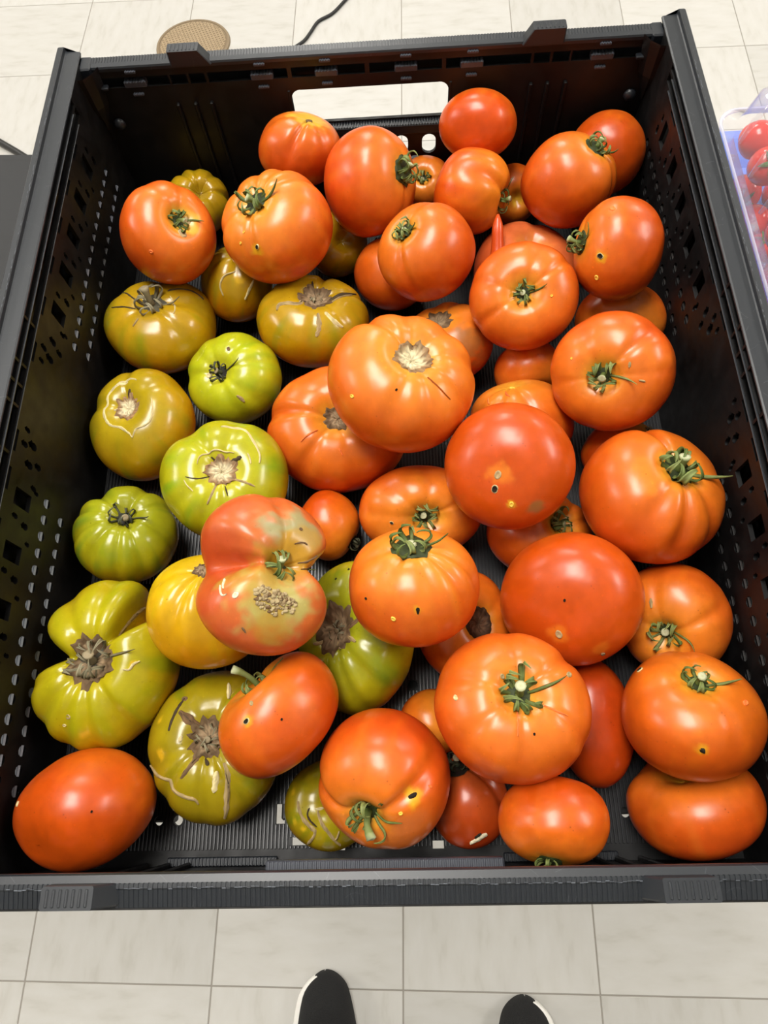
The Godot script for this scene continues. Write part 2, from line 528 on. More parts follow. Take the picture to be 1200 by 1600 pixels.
# Calyx with its sepals and the stub of the stalk. Sizes follow the fruit.
func calyx(f: Fruit, kind: String, size: float, count: int, stub: float, tails: int) -> void:
	var R := f.size() * size * 0.92
	var n := f.b.y.normalized()
	var e := f.b.x.normalized()
	e = (e - n * e.dot(n)).normalized()
	var g := n.cross(e)
	var pole := f.at(0.0, 0.0)
	var tones: Array = {
		"green": [Color(0.08, 0.12, 0.025), Color(0.21, 0.24, 0.075), Color(0.045, 0.06, 0.018)],
		"dry": [Color(0.16, 0.14, 0.08), Color(0.27, 0.24, 0.15), Color(0.08, 0.07, 0.04)],
		"dark": [Color(0.035, 0.04, 0.02), Color(0.09, 0.09, 0.05), Color(0.02, 0.018, 0.012)]}[kind]
	# the hub, its colour darkened to paint in the shadow among the sepals
	var rows: Array = []
	var cols: Array = []
	for j in 5:
		var row := PackedVector3Array()
		var cr := PackedColorArray()
		for i in 16:
			var a := TAU * i / 16
			var rr: float = R * [0.0, 0.06, 0.13, 0.20, 0.25][j] * (1.0 + (rng.randf_range(-0.15, 0.15) if j > 1 else 0.0))
			var y: float = R * [0.06, 0.055, 0.045, 0.045, 0.02][j]
			row.append(pole + (e * cos(a) + g * sin(a)) * rr + n * y)
			cr.append(tones[2] * rng.randf_range(0.35, 1.1))
		rows.append(row)
		cols.append(cr)
	var hub := part("calyx", sheet(rows, true, cols), M.leaf, f.root)
	# the stub of the stalk
	var lean := (n * 1.0 + e * rng.randf_range(-0.5, 0.5) + g * rng.randf_range(-0.5, 0.5)).normalized()
	if stub > 0.0:
		var pts: Array = []
		var rad: Array = []
		var cc: Array = []
		for k in 6:
			var t := k / 5.0
			pts.append(pole + n * R * 0.04 + n.slerp(lean, t) * R * stub * 0.6 * t)
			rad.append(R * (0.060 - 0.018 * sin(t * PI) + (0.008 if k > 3 else 0.0)))
			cc.append(tones[0].lerp(tones[1], t))
		cc[5] = Color(0.42, 0.45, 0.25) if kind == "green" else Color(0.30, 0.25, 0.15)
		pts.append(pts[5] + n.slerp(lean, 1.0) * R * 0.004)
		rad.append(R * 0.036)
		cc.append(Color(0.5, 0.5, 0.32) if kind == "green" else Color(0.28, 0.22, 0.13))
		var s := part("stem", tube(pts, rad, 10, cc), M.leaf, f.root)
		s.set_meta("label", "short cut stem")
	# the sepals curl back over the hub
	for k in count + 3:
		var tail := k < tails
		var a0 := TAU * (k + rng.randf_range(-0.3, 0.3)) / (count + 3)
		var long := R * (rng.randf_range(0.50, 0.62) if tail else rng.randf_range(0.40, 0.58))
		var wide := R * rng.randf_range(0.022, 0.042) * (0.7 if tail else 1.0) * (0.7 if kind != "green" else 1.0)
		var curl := rng.randf_range(0.2, 0.7) if tail else rng.randf_range(3.2, 5.0)
		var swirl := rng.randf_range(-1.3, 1.3)
		var pos := Vector3(0.07, 0.035, 0.0) * R     # (out, up, around)
		var pitch := rng.randf_range(0.1, 0.45)
		var tone: Color = tones[0].lerp(tones[1], rng.randf())
		var srows: Array = []
		var scols: Array = []
		var yaw := 0.0
		for q in 13:
			var t := q / 12.0
			var w := wide * (0.65 + 0.7 * sin(PI * minf(t * 1.25, 1.0) * 0.62 + 0.25)) * (1.0 - pow(t, 3.0) * 0.93)
			var out := e * cos(a0) + g * sin(a0)
			var aro := -e * sin(a0) + g * cos(a0)
			var p := pole + out * pos.x + n * pos.y * 0.72 + aro * pos.z
			var along := (out * cos(pitch) * cos(yaw) + aro * sin(yaw) * cos(pitch) + n * sin(pitch)).normalized()
			var side := (aro * cos(yaw) - out * sin(yaw)).normalized()
			var up := side.cross(along).normalized()
			if up.dot(n) < 0.0 and q == 0: up = -up
			var row := PackedVector3Array()
			var cr := PackedColorArray()
			for u in [-1.0, -0.45, 0.0, 0.45, 1.0, 0.45, 0.0, -0.45]:
				var top: bool = row.size() < 5
				row.append(p + side * w * u + up * (w * 0.55 * absf(u) - (0.0 if top else R * 0.012)))
				cr.append(tone * (0.75 + 0.5 * absf(u)) * rng.randf_range(0.75, 1.25))
			srows.append(row)
			scols.append(cr)
			var step := long / 12.0
			pos += Vector3(cos(pitch) * cos(yaw), sin(pitch), cos(pitch) * sin(yaw)) * step
			pitch += curl / 12.0 * (0.5 + t) + rng.randf_range(-0.12, 0.12)
			yaw += swirl / 12.0
			# stay above the skin of the dimple
			var floor_y := (f.local(asin(clampf(pos.x / f.size(), 0.0, 0.98)), a0, f.g(a0), 0.0).y - f.local(0.0, 0.0, 0.0, 0.0).y) * f.b.y.length()
			if pos.y * 0.72 < floor_y + R * 0.02: pos.y = (floor_y + R * 0.02) / 0.72
		part("sepal", sheet(srows, true, scols), M.leaf, hub)

# A swelling like a finger that grew out of one fruit.
func nose(f: Fruit, from: Vector3, to: Vector3, r: float) -> void:
	var pts: Array = []
	var rad: Array = []
	var cc: Array = []
	for k in 12:
		var t := k / 11.0
		pts.append(from.lerp(to, t) - f.root.position)
		rad.append(r * ([2.1, 1.5, 1.2, 1.05, 1.0, 0.95, 0.92, 0.9, 0.86, 0.75, 0.5, 0.2][k]))
		cc.append(Color(0.72, 0.09, 0.012))
	var o := part("nose", tube(pts, rad, 20, cc), M.skin, f.root)
	o.set_meta("label", "red finger-like outgrowth")

func fill_crate() -> void:
	var f: Fruit
	f = tomato("olive green ribbed tomato mostly hidden behind the leftmost red tomato of the top row", "olive", Vector3(-0.1329, 0.8834, -0.4500), Basis(Vector3(0.02150, -0.00708, -0.00418), Vector3(0.00797, 0.02111, 0.00552), Vector3(0.00210, -0.00677, 0.02221)), 0.8, 0.31, 0.276, [Vector3(0, 0.136, 0.12), Vector3(54, 0.081, 0.14), Vector3(97, 0.089, 0.15), Vector3(126, 0.119, 0.15), Vector3(177, 0.121, 0.13), Vector3(224, 0.066, 0.14), Vector3(264, 0.077, 0.16), Vector3(311, 0.096, 0.18)], [], [], 1)
	f = tomato("dark olive tomato tucked low in shadow under two orange tomatoes near the crate's back", "brownolive", Vector3(-0.0289, 0.8806, -0.4051), Basis(Vector3(0.02059, -0.00798, -0.00411), Vector3(0.00895, 0.01760, 0.01072), Vector3(-0.00059, -0.01147, 0.01931)), 0.8, 0.31, 0.276, [Vector3(-5, 0.03, 0.24), Vector3(64, 0.039, 0.23), Vector3(138, 0.022, 0.19), Vector3(219, 0.038, 0.18), Vector3(287, 0.042, 0.2)], [], [], 2)
	f = tomato("red-orange tomato with yellow crease on top, against back wall left of the handle opening", "red", Vector3(-0.0492, 0.9285, -0.4444), Basis(Vector3(0.02569, -0.00931, -0.00031), Vector3(0.00989, 0.02018, -0.00534), Vector3(0.00237, 0.00717, 0.02314)), 0.98, 0.07, 0.276, [Vector3(250, 0.135, 0.14), Vector3(300, 0.054, 0.2), Vector3(180, 0.041, 0.2)], [], [[Vector2(2.3, 88.8), 0.458, "halo", 0.9]], 3)
	spot(f, Vector2(5.7, 267.6), 0.0022, "brown")
	f = tomato("small orange tomato wedged below the handle slots with a dark green curled calyx", "orange", Vector3(0.0376, 0.8860, -0.4557), Basis(Vector3(0.01886, 0.00232, 0.00288), Vector3(-0.00366, 0.01497, 0.01018), Vector3(-0.00099, -0.00989, 0.01476)), 0.8, 0.27, 0.276, [Vector3(-8, 0.038, 0.24), Vector3(74, 0.031, 0.2), Vector3(144, 0.034, 0.23), Vector3(208, 0.045, 0.21), Vector3(287, 0.053, 0.23)], [], [], 4)
	calyx(f, "green", 1.25, 6, 0.25, 0)
	f = tomato("small stemless red tomato in the gap left of the tomato with a side crease", "red", Vector3(0.1017, 0.8798, -0.4451), Basis(Vector3(0.01858, -0.00083, -0.00098), Vector3(0.00085, 0.00985, 0.01698), Vector3(-0.00033, -0.01767, 0.01082)), 0.85, 0.31, 0.276, [], [], [], 5)
	f = tomato("olive yellow tomato with curved crack lines peeking out below two top-layer red tomatoes", "olive", Vector3(-0.0988, 0.8848, -0.3700), Basis(Vector3(0.02359, -0.00692, -0.00208), Vector3(0.00591, 0.02275, -0.00823), Vector3(0.00420, 0.00723, 0.02339)), 0.98, 0.07, 0.276, [Vector3(29, 0.074, 0.26), Vector3(72, 0.08, 0.2), Vector3(146, 0.051, 0.25), Vector3(201, 0.099, 0.21), Vector3(259, 0.092, 0.26), Vector3(317, 0.104, 0.25)], [], [[Vector2(51.3, 268.5), 0.164, "yellow", 0.9]], 6)
	calyx(f, "dry", 0.9, 5, 0.2, 1)
	crack(f, [Vector2(79.8, 245.2), Vector2(64.5, 237.7), Vector2(48.7, 242.3), Vector2(39.0, 261.8)], 0.0014, "pale")
	crack(f, [Vector2(53.2, 298.6), Vector2(64.9, 288.2), Vector2(80.7, 280.2)], 0.0018, "pale")
	f = tomato("stemless red tomato half hidden under the left edge of the one with flat calyx", "red", Vector3(0.0100, 0.8829, -0.3741), Basis(Vector3(0.02292, -0.01243, 0.00017), Vector3(0.01286, 0.02194, 0.00111), Vector3(-0.00064, -0.00016, 0.02510)), 0.85, 0.31, 0.276, [], [], [], 7)
	f = tomato("pinkish red tomato growing a finger-like nose that points upward, under other tomatoes", "pink", Vector3(0.1016, 0.8865, -0.3684), Basis(Vector3(0.03391, -0.00394, 0.00601), Vector3(0.00470, 0.03400, -0.00400), Vector3(-0.00544, 0.00480, 0.03380)), 0.78, 0.31, 0.276, [Vector3(90, 0.068, 0.2), Vector3(200, 0.041, 0.3)], [], [], 8)
	nose(f, Vector3(0.0800, 0.9069, -0.3562), Vector3(0.0806, 0.9251, -0.3817), 0.0042)
	f = tomato("orange tomato low against right wall, mostly covered by two red tomatoes above and below", "orange", Vector3(0.1576, 0.8938, -0.3179), Basis(Vector3(0.02762, 0.00431, 0.00381), Vector3(-0.00474, 0.01492, 0.02080), Vector3(0.00141, -0.02036, 0.01354)), 0.8, 0.31, 0.276, [Vector3(270, 0.081, 0.14)], [], [], 9)
	f = tomato("orange tomato lying on its side beneath the round tomato with centred stem", "orange", Vector3(0.0975, 0.8810, -0.2912), Basis(Vector3(0.02119, 0.00228, -0.00437), Vector3(0.00429, 0.00157, 0.02115), Vector3(0.00254, -0.02148, 0.00100)), 0.8, 0.31, 0.276, [], [], [], 10)
	f = tomato("olive tomato with long grey withered calyx, below the leftmost red tomato at left wall", "olive", Vector3(-0.1477, 0.8874, -0.3354), Basis(Vector3(0.03642, -0.00257, -0.00658), Vector3(0.00107, 0.03473, -0.00099), Vector3(0.00665, 0.00245, 0.03366)), 0.72, 0.13, 0.276, [Vector3(79, 0.108, 0.21), Vector3(136, 0.051, 0.2), Vector3(211, 0.051, 0.16), Vector3(300, 0.097, 0.18), Vector3(356, 0.121, 0.25)], [Vector3(3, 0.02, 40)], [], 11)
	calyx(f, "dry", 1.35, 6, 0.5, 1)
	crack(f, [Vector2(51.5, 133.7), Vector2(33.3, 137.7), Vector2(16.1, 153.5), Vector2(7.9, 177.2)], 0.0011, "dark")
	crack(f, [Vector2(42.9, 169.3), Vector2(26.1, 179.9), Vector2(16.4, 197.0)], 0.0011, "dark")
	crack(f, [Vector2(23.9, 235.0), Vector2(34.3, 233.7)], 0.0009, "tan")
	crack(f, [Vector2(20.7, 17.9), Vector2(28.5, 318.3)], 0.0011, "pale")
	crack(f, [Vector2(22.4, 38.9), Vector2(36.8, 28.9), Vector2(60.8, 13.0)], 0.0011, "dark")
	f = tomato("olive tomato with brown star-shaped cracks around its dry stem, beneath the big ribbed orange tomato", "olive", Vector3(-0.0437, 0.8869, -0.3340), Basis(Vector3(0.03726, -0.00704, -0.00137), Vector3(0.00663, 0.03337, -0.00387), Vector3(0.00221, 0.00589, 0.03370)), 0.75, 0.25, 0.276, [Vector3(75, 0.121, 0.12), Vector3(150, 0.041, 0.2), Vector3(20, 0.068, 0.12), Vector3(265, 0.041, 0.12), Vector3(310, 0.041, 0.12)], [], [], 12)
	stem_scar(f, 0.0087, "brown")
	calyx(f, "dry", 0.55, 4, 0.3, 0)
	crack(f, [Vector2(4.0, 142.7), Vector2(17.8, 216.9), Vector2(29.6, 205.0), Vector2(38.5, 199.9), Vector2(43.6, 207.3)], 0.0026, "tan")
	crack(f, [Vector2(4.0, 142.7), Vector2(17.8, 216.9), Vector2(29.6, 205.0), Vector2(37.0, 200.0)], 0.0011, "dark")
	crack(f, [Vector2(13.1, 337.7), Vector2(23.7, 7.3), Vector2(53.4, 24.9)], 0.0026, "dark")
	crack(f, [Vector2(15.1, 322.0), Vector2(23.4, 357.2), Vector2(40.0, 12.7)], 0.0009, "tan")
	crack(f, [Vector2(27.8, 274.3), Vector2(43.3, 274.6), Vector2(55.9, 270.6)], 0.0030, "tan")
	crack(f, [Vector2(26.9, 289.4), Vector2(37.9, 296.2), Vector2(49.7, 305.6)], 0.0035, "pale")
	crack(f, [Vector2(10.4, 97.2), Vector2(22.9, 96.6)], 0.0013, "dark")
	crack(f, [Vector2(10.6, 40.0), Vector2(17.9, 45.9)], 0.0013, "tan")
	f = tomato("bright lime green tomato with a dark shrivelled calyx, in middle of the left half", "lime", Vector3(-0.0959, 0.8841, -0.2927), Basis(Vector3(0.03088, 0.00780, 0.00156), Vector3(-0.00856, 0.02877, 0.00915), Vector3(0.00092, -0.00856, 0.02918)), 0.72, 0.23, 0.276, [Vector3(11, 0.053, 0.16), Vector3(52, 0.086, 0.18), Vector3(104, 0.051, 0.18), Vector3(136, 0.036, 0.2), Vector3(178, 0.086, 0.19), Vector3(242, 0.036, 0.14), Vector3(288, 0.057, 0.18), Vector3(316, 0.043, 0.17)], [], [], 13)
	calyx(f, "dark", 1.05, 5, 0.25, 1)
	spot(f, Vector2(13.8, 188.2), 0.0021, "pale")
	crack(f, [Vector2(39.5, 302.8), Vector2(45.0, 304.4), Vector2(52.0, 304.0)], 0.0021, "tan")
	spot(f, Vector2(30.6, 61.7), 0.0013, "brown")
	f = tomato("olive and orange tomato with a ring-shaped crack around its pale stem scar, by left wall", "oliveorange", Vector3(-0.1527, 0.8860, -0.2598), Basis(Vector3(0.03279, 0.00467, -0.00551), Vector3(-0.00299, 0.03499, -0.00041), Vector3(0.00532, -0.00081, 0.03615)), 0.75, 0.23, 0.276, [Vector3(160, 0.121, 0.22), Vector3(90, 0.068, 0.14), Vector3(30, 0.041, 0.2), Vector3(250, 0.027, 0.3)], [], [], 14)
	stem_scar(f, 0.0066, "pale")
	crack(f, [Vector2(28.8, 61.3), Vector2(30.1, 90.7), Vector2(25.9, 119.0), Vector2(25.4, 155.3), Vector2(24.6, 201.5), Vector2(24.6, 222.7), Vector2(23.6, 252.5), Vector2(29.9, 272.4), Vector2(36.1, 278.0)], 0.0017, "pale")
	crack(f, [Vector2(36.1, 278.0), Vector2(30.1, 290.8), Vector2(34.1, 315.0), Vector2(31.6, 338.2), Vector2(28.8, 1.6)], 0.0012, "pale")
	crack(f, [Vector2(26.2, 115.0), Vector2(27.2, 104.3), Vector2(28.1, 83.2)], 0.0025, "pale")
	crack(f, [Vector2(18.3, 73.7), Vector2(5.7, 81.5)], 0.0021, "dark")
	crack(f, [Vector2(14.7, 182.1), Vector2(9.1, 167.4)], 0.0017, "pale")
	f = tomato("orange tomato with a greyish soft spot on its shoulder, behind the large ribbed orange tomato", "orange", Vector3(0.0460, 0.8841, -0.3136), Basis(Vector3(0.02874, 0.00976, 0.00075), Vector3(-0.01011, 0.02659, -0.00460), Vector3(-0.00214, 0.00532, 0.02804)), 0.78, 0.159, 0.276, [Vector3(100, 0.068, 0.2), Vector3(60, 0.054, 0.15), Vector3(0, 0.041, 0.2)], [], [[Vector2(57.6, 318.4), 0.379, "rotbrown", 0.75], [Vector2(97.3, 320.4), 0.263, "rotbrown", 0.4]], 15)
	stem_scar(f, 0.0077, "brown")
	f = tomato("red-orange tomato with deep folds lying under the left side of the big ribbed tomato", "redorange", Vector3(-0.0257, 0.8914, -0.2475), Basis(Vector3(0.04361, -0.00437, -0.00055), Vector3(0.00413, 0.04056, 0.00829), Vector3(-0.00019, -0.00688, 0.03942)), 0.75, 0.27, 0.276, [Vector3(170, 0.121, 0.13), Vector3(235, 0.068, 0.12), Vector3(285, 0.041, 0.15), Vector3(120, 0.041, 0.2), Vector3(20, 0.041, 0.2)], [], [], 16)
	stem_scar(f, 0.0064, "brown")
	crack(f, [Vector2(36.5, 217.8), Vector2(27.9, 216.7), Vector2(19.9, 218.9)], 0.0012, "faint")
	crack(f, [Vector2(28.5, 271.8), Vector2(35.7, 276.2)], 0.0010, "faint")
	f = tomato("orange tomato with faint pale streaks, hidden behind the round tomato that shows a puncture", "orange", Vector3(0.0888, 0.8883, -0.2496), Basis(Vector3(0.03008, 0.00848, -0.00011), Vector3(-0.00771, 0.01902, -0.01656), Vector3(-0.00478, 0.01854, 0.02061)), 0.98, 0.07, 0.276, [Vector3(250, 0.068, 0.15), Vector3(290, 0.068, 0.15), Vector3(210, 0.041, 0.2)], [], [], 17)
	crack(f, [Vector2(33.2, 214.5), Vector2(42.5, 230.6)], 0.0012, "faint")
	crack(f, [Vector2(18.0, 246.6), Vector2(33.0, 266.3)], 0.0012, "faint")
	spot(f, Vector2(7.4, 277.2), 0.0016, "yellow")
	f = tomato("large lime and olive tomato with a pale corky stem scar and circular scratches", "limeolive", Vector3(-0.0889, 0.9100, -0.2071), Basis(Vector3(0.03600, -0.00532, -0.00209), Vector3(0.00544, 0.03506, 0.00622), Vector3(0.00114, -0.00619, 0.03509)), 0.72, 0.23, 0.276, [Vector3(125, 0.149, 0.22), Vector3(75, 0.068, 0.2), Vector3(250, 0.068, 0.14), Vector3(275, 0.054, 0.12), Vector3(215, 0.041, 0.14), Vector3(310, 0.041, 0.14)], [Vector3(3, 0.02, 40)], [], 18)
	stem_scar(f, 0.0071, "pale")
	crack(f, [Vector2(45.4, 90.6), Vector2(49.9, 70.9), Vector2(39.7, 45.3), Vector2(36.1, 20.8), Vector2(33.6, 9.1)], 0.0013, "pale")
	crack(f, [Vector2(20.5, 164.0), Vector2(22.0, 130.1), Vector2(18.1, 89.8), Vector2(18.8, 52.5)], 0.0009, "pale")
	crack(f, [Vector2(27.1, 32.2), Vector2(26.1, 9.7)], 0.0009, "pale")
	crack(f, [Vector2(32.3, 195.1), Vector2(32.1, 209.8), Vector2(31.6, 218.8)], 0.0009, "pale")
	crack(f, [Vector2(10.3, 42.1), Vector2(16.3, 34.6), Vector2(20.9, 33.8)], 0.0026, "dark")
	crack(f, [Vector2(11.5, 319.5), Vector2(21.0, 327.8), Vector2(33.3, 330.9)], 0.0015, "tan")
	crack(f, [Vector2(12.0, 252.9), Vector2(23.1, 250.5), Vector2(35.4, 248.4)], 0.0015, "tan")
	crack(f, [Vector2(11.6, 206.3), Vector2(20.5, 202.2), Vector2(30.3, 190.6)], 0.0009, "dark")
	crack(f, [Vector2(15.2, 282.9), Vector2(24.9, 283.3)], 0.0009, "dark")
	crack(f, [Vector2(10.7, 117.0), Vector2(17.6, 123.3)], 0.0011, "dark")
	f = tomato("orange tomato almost fully covered by the ribbed red tomato at right wall", "orange", Vector3(0.1489, 0.8830, -0.2266), Basis(Vector3(0.01712, -0.00583, 0.01415), Vector3(0.01457, 0.01491, -0.00943), Vector3(-0.00681, 0.01623, 0.01455)), 0.98, 0.07, 0.276, [], [], [], 19)
	calyx(f, "dry", 0.6, 4, 0.2, 1)
	f = tomato("mid-green tomato by the left wall with many ribs and a black withered calyx", "green", Vector3(-0.1549, 0.8845, -0.1851), Basis(Vector3(0.02874, -0.00905, -0.00376), Vector3(0.00821, 0.02877, -0.00706), Vector3(0.00560, 0.00544, 0.02986)), 0.75, 0.25, 0.276, [Vector3(62, 0.095, 0.16), Vector3(125, 0.176, 0.2), Vector3(160, 0.068, 0.12), Vector3(190, 0.081, 0.12), Vector3(225, 0.095, 0.12), Vector3(260, 0.068, 0.1), Vector3(290, 0.081, 0.14), Vector3(335, 0.068, 0.14), Vector3(20, 0.054, 0.14)], [], [], 20)
	calyx(f, "dark", 1.15, 6, 0.3, 1)
	f = tomato("small smooth orange tomato with a dark stem at its lower right, behind the rotting one", "orange2", Vector3(-0.0327, 0.8795, -0.1886), Basis(Vector3(0.01015, -0.00097, -0.01723), Vector3(0.01523, -0.00212, 0.01148), Vector3(-0.00246, -0.01962, 0.00045)), 0.98, 0.07, 0.276, [], [], [], 21)
	calyx(f, "dark", 1.1, 5, 0.35, 0)
	f = tomato("red tomato with pale stem stub showing in the gap between three large red tomatoes", "red", Vector3(0.0929, 0.8836, -0.1774), Basis(Vector3(0.02796, -0.01170, 0.00276), Vector3(0.01394, 0.02575, 0.00120), Vector3(-0.00281, 0.00191, 0.02608)), 0.78, 0.27, 0.276, [Vector3(20, 0.068, 0.15), Vector3(60, 0.068, 0.15), Vector3(100, 0.054, 0.14)], [], [], 22)
	calyx(f, "green", 1.1, 6, 0.3, 0)
	f = tomato("orange ribbed tomato with dark curled calyx, directly behind a similar tomato it touches", "orange", Vector3(0.0235, 0.8870, -0.1928), Basis(Vector3(0.03697, -0.00319, -0.00065), Vector3(0.00382, 0.02665, 0.01706), Vector3(-0.00082, -0.01630, 0.02240)), 0.75, 0.27, 0.276, [Vector3(130, 0.068, 0.2), Vector3(85, 0.054, 0.14), Vector3(30, 0.068, 0.14), Vector3(175, 0.041, 0.2)], [], [], 23)
	calyx(f, "green", 1, 6, 0.2, 0)
	spot(f, Vector2(31.0, 190.2), 0.0011, "hole")
	f = tomato("largest green-yellow tomato, deeply cleft and many-ribbed with brown corky stem, at left wall", "yellowgreen", Vector3(-0.1491, 0.8998, -0.1053), Basis(Vector3(0.04108, -0.00158, -0.00005), Vector3(0.00214, 0.04140, 0.00430), Vector3(-0.00015, -0.00447, 0.04233)), 0.72, 0.29, 0.276, [Vector3(50, 0.58, 0.18), Vector3(172, 0.55, 0.28), Vector3(200, 0.068, 0.1), Vector3(228, 0.068, 0.1), Vector3(250, 0.068, 0.1), Vector3(272, 0.068, 0.1), Vector3(300, 0.108, 0.14), Vector3(85, 0.068, 0.1), Vector3(120, 0.081, 0.16)], [Vector3(2, 0.08, 75)], [[Vector2(51.6, 267.9), 0.066, "yellow", 0.8], [Vector2(33.5, 354.6), 0.041, "yellow", 0.8]], 24)
	stem_scar(f, 0.0104, "brown")
	calyx(f, "dry", 1.1, 9, 0.35, 1)
	crack(f, [Vector2(48.6, 52.0), Vector2(60.0, 55.4), Vector2(74.8, 57.3), Vector2(91.0, 58.6)], 0.0031, "tan")
	crack(f, [Vector2(50.1, 53.2), Vector2(62.5, 55.9), Vector2(75.7, 57.9)], 0.0010, "dark")
	crack(f, [Vector2(27.5, 345.2), Vector2(32.2, 347.1), Vector2(34.0, 353.9), Vector2(38.4, 358.0)], 0.0014, "pale")
	spot(f, Vector2(40.3, 252.4), 0.0017, "tan")
	spot(f, Vector2(49.1, 249.4), 0.0010, "pale")
	f = tomato("golden yellow tomato partly covered by the rotting double tomato", "yellow", Vector3(-0.0897, 0.9211, -0.1273), Basis(Vector3(0.03028, -0.00633, -0.00319), Vector3(0.00287, 0.02401, -0.01706), Vector3(0.00616, 0.01712, 0.02352)), 0.948, 0.07, 0.276, [Vector3(60, 0.16, 0.18), Vector3(235, 0.121, 0.2), Vector3(270, 0.068, 0.2), Vector3(180, 0.041, 0.2)], [], [], 25)
	stem_scar(f, 0.0040, "brown")
	crack(f, [Vector2(10.8, 202.0), Vector2(3.0, 91.4), Vector2(23.1, 62.5)], 0.0030, "brown")
	crack(f, [Vector2(3.6, 169.1), Vector2(12.7, 55.3)], 0.0013, "dark")
	f = tomato("orange tomato in the right-hand corner gap with dark green calyx and brown diamond mark", "orange", Vector3(0.1570, 0.8948, -0.1217), Basis(Vector3(0.02463, 0.01441, 0.00666), Vector3(-0.01558, 0.01970, 0.01625), Vector3(0.00342, -0.01712, 0.02482)), 0.76, 0.27, 0.276, [Vector3(25, 0.068, 0.14), Vector3(100, 0.054, 0.14), Vector3(150, 0.054, 0.2), Vector3(205, 0.054, 0.2), Vector3(300, 0.054, 0.14)], [], [], 26)
	calyx(f, "green", 1.15, 7, 0.2, 1)
	crack(f, [Vector2(39.5, 108.2), Vector2(29.7, 111.7)], 0.0017, "tan")
	f = tomato("red tomato with a round dark brown stem scar, below the orange tomato with open calyx", "red", Vector3(0.0455, 0.8844, -0.1238), Basis(Vector3(0.02563, -0.01050, -0.00072), Vector3(0.00960, 0.02692, 0.00432), Vector3(-0.00100, -0.00482, 0.03078)), 0.78, 0.23, 0.276, [Vector3(40, 0.041, 0.2), Vector3(0, 0.041, 0.2)], [], [], 27)
	stem_scar(f, 0.0068, "dark")
	f = tomato("green tomato with a large brown corky star scar, partly under the orange tomato", "green", Vector3(-0.0152, 0.8909, -0.1179), Basis(Vector3(0.02997, 0.01778, -0.00012), Vector3(-0.01519, 0.03332, -0.00084), Vector3(-0.00053, -0.00091, 0.04200)), 0.72, 0.27, 0.276, [Vector3(150, 0.162, 0.2), Vector3(60, 0.068, 0.2), Vector3(205, 0.081, 0.16), Vector3(255, 0.054, 0.1), Vector3(285, 0.054, 0.1), Vector3(310, 0.068, 0.14), Vector3(340, 0.054, 0.14)], [], [], 28)
	stem_scar(f, 0.0106, "brown")
	calyx(f, "dry", 0.6, 5, 0.25, 0)
	crack(f, [Vector2(6.8, 177.2), Vector2(20.8, 156.4), Vector2(36.2, 154.9)], 0.0043, "brown")
	crack(f, [Vector2(6.9, 119.3), Vector2(15.2, 96.6)], 0.0035, "brown")
	crack(f, [Vector2(14.0, 357.6), Vector2(26.7, 5.9)], 0.0032, "brown")
	crack(f, [Vector2(7.9, 214.6), Vector2(16.1, 212.2), Vector2(26.1, 201.8)], 0.0028, "tan")
	crack(f, [Vector2(7.4, 264.1), Vector2(17.8, 295.2)], 0.0021, "tan")
	crack(f, [Vector2(17.3, 332.8), Vector2(27.4, 332.1)], 0.0021, "tan")
	spot(f, Vector2(48.5, 77.0), 0.0007, "hole")
	spot(f, Vector2(37.4, 90.2), 0.0007, "hole")
	f = tomato("deep red tomato on its side in the dim gap between two large stemmed tomatoes", "deep", Vector3(0.1115, 0.8819, -0.0703), Basis(Vector3(0.02024, -0.00037, -0.00109), Vector3(0.00190, -0.02412, -0.00873), Vector3(-0.00063, 0.00776, -0.03152)), 0.85, 0.31, 0.276, [], [], [], 29)
	f = tomato("pale orange tomato peeking out above the calyx of the cracked brownish tomato", "orange2", Vector3(0.0261, 0.8770, -0.0729), Basis(Vector3(0.01491, -0.00956, 0.00423), Vector3(0.01087, 0.01349, -0.00494), Vector3(-0.00053, 0.00677, 0.01603)), 0.85, 0.31, 0.276, [], [], [], 30)
	f = tomato("smooth stemless red tomato alone in the front left corner of the crate", "red", Vector3(-0.1500, 0.9001, -0.0333), Basis(Vector3(0.02728, 0.00072, 0.01234), Vector3(0.01313, -0.02335, -0.01758), Vector3(0.01131, 0.02016, -0.01859)), 0.9, 0.19, 0.276, [Vector3(110, 0.041, 0.3)], [], [], 31)
	spot(f, Vector2(132.5, 201.1), 0.0013, "pale")
	spot(f, Vector2(122.4, 302.5), 0.0006, "hole")
	f = tomato("olive tomato badly split with tan cracks, in front left with a red tomato on it", "olive2", Vector3(-0.0892, 0.8876, -0.0629), Basis(Vector3(0.03588, -0.00034, -0.00063), Vector3(0.00110, 0.03710, -0.00350), Vector3(0.00059, 0.00321, 0.03883)), 0.7, 0.23, 0.276, [Vector3(60, 0.081, 0.1), Vector3(125, 0.054, 0.16), Vector3(200, 0.068, 0.16), Vector3(225, 0.068, 0.1), Vector3(265, 0.081, 0.12), Vector3(300, 0.108, 0.12), Vector3(335, 0.095, 0.14)], [Vector3(3, 0.02, 40)], [[Vector2(47.7, 160.3), 0.055, "yellow", 0.8], [Vector2(43.5, 193.9), 0.055, "yellow", 0.8]], 32)
	stem_scar(f, 0.0082, "brown")
	calyx(f, "dry", 0.8, 6, 0.25, 0)
	crack(f, [Vector2(9.2, 132.6), Vector2(17.9, 139.4), Vector2(31.5, 141.4)], 0.0041, "brown")
	crack(f, [Vector2(12.5, 135.4), Vector2(21.0, 140.2), Vector2(29.7, 141.4)], 0.0014, "dark")
	crack(f, [Vector2(8.8, 245.9), Vector2(18.8, 241.5), Vector2(33.8, 236.5)], 0.0027, "brown")
	crack(f, [Vector2(12.0, 246.2), Vector2(20.6, 240.2)], 0.0010, "dark")
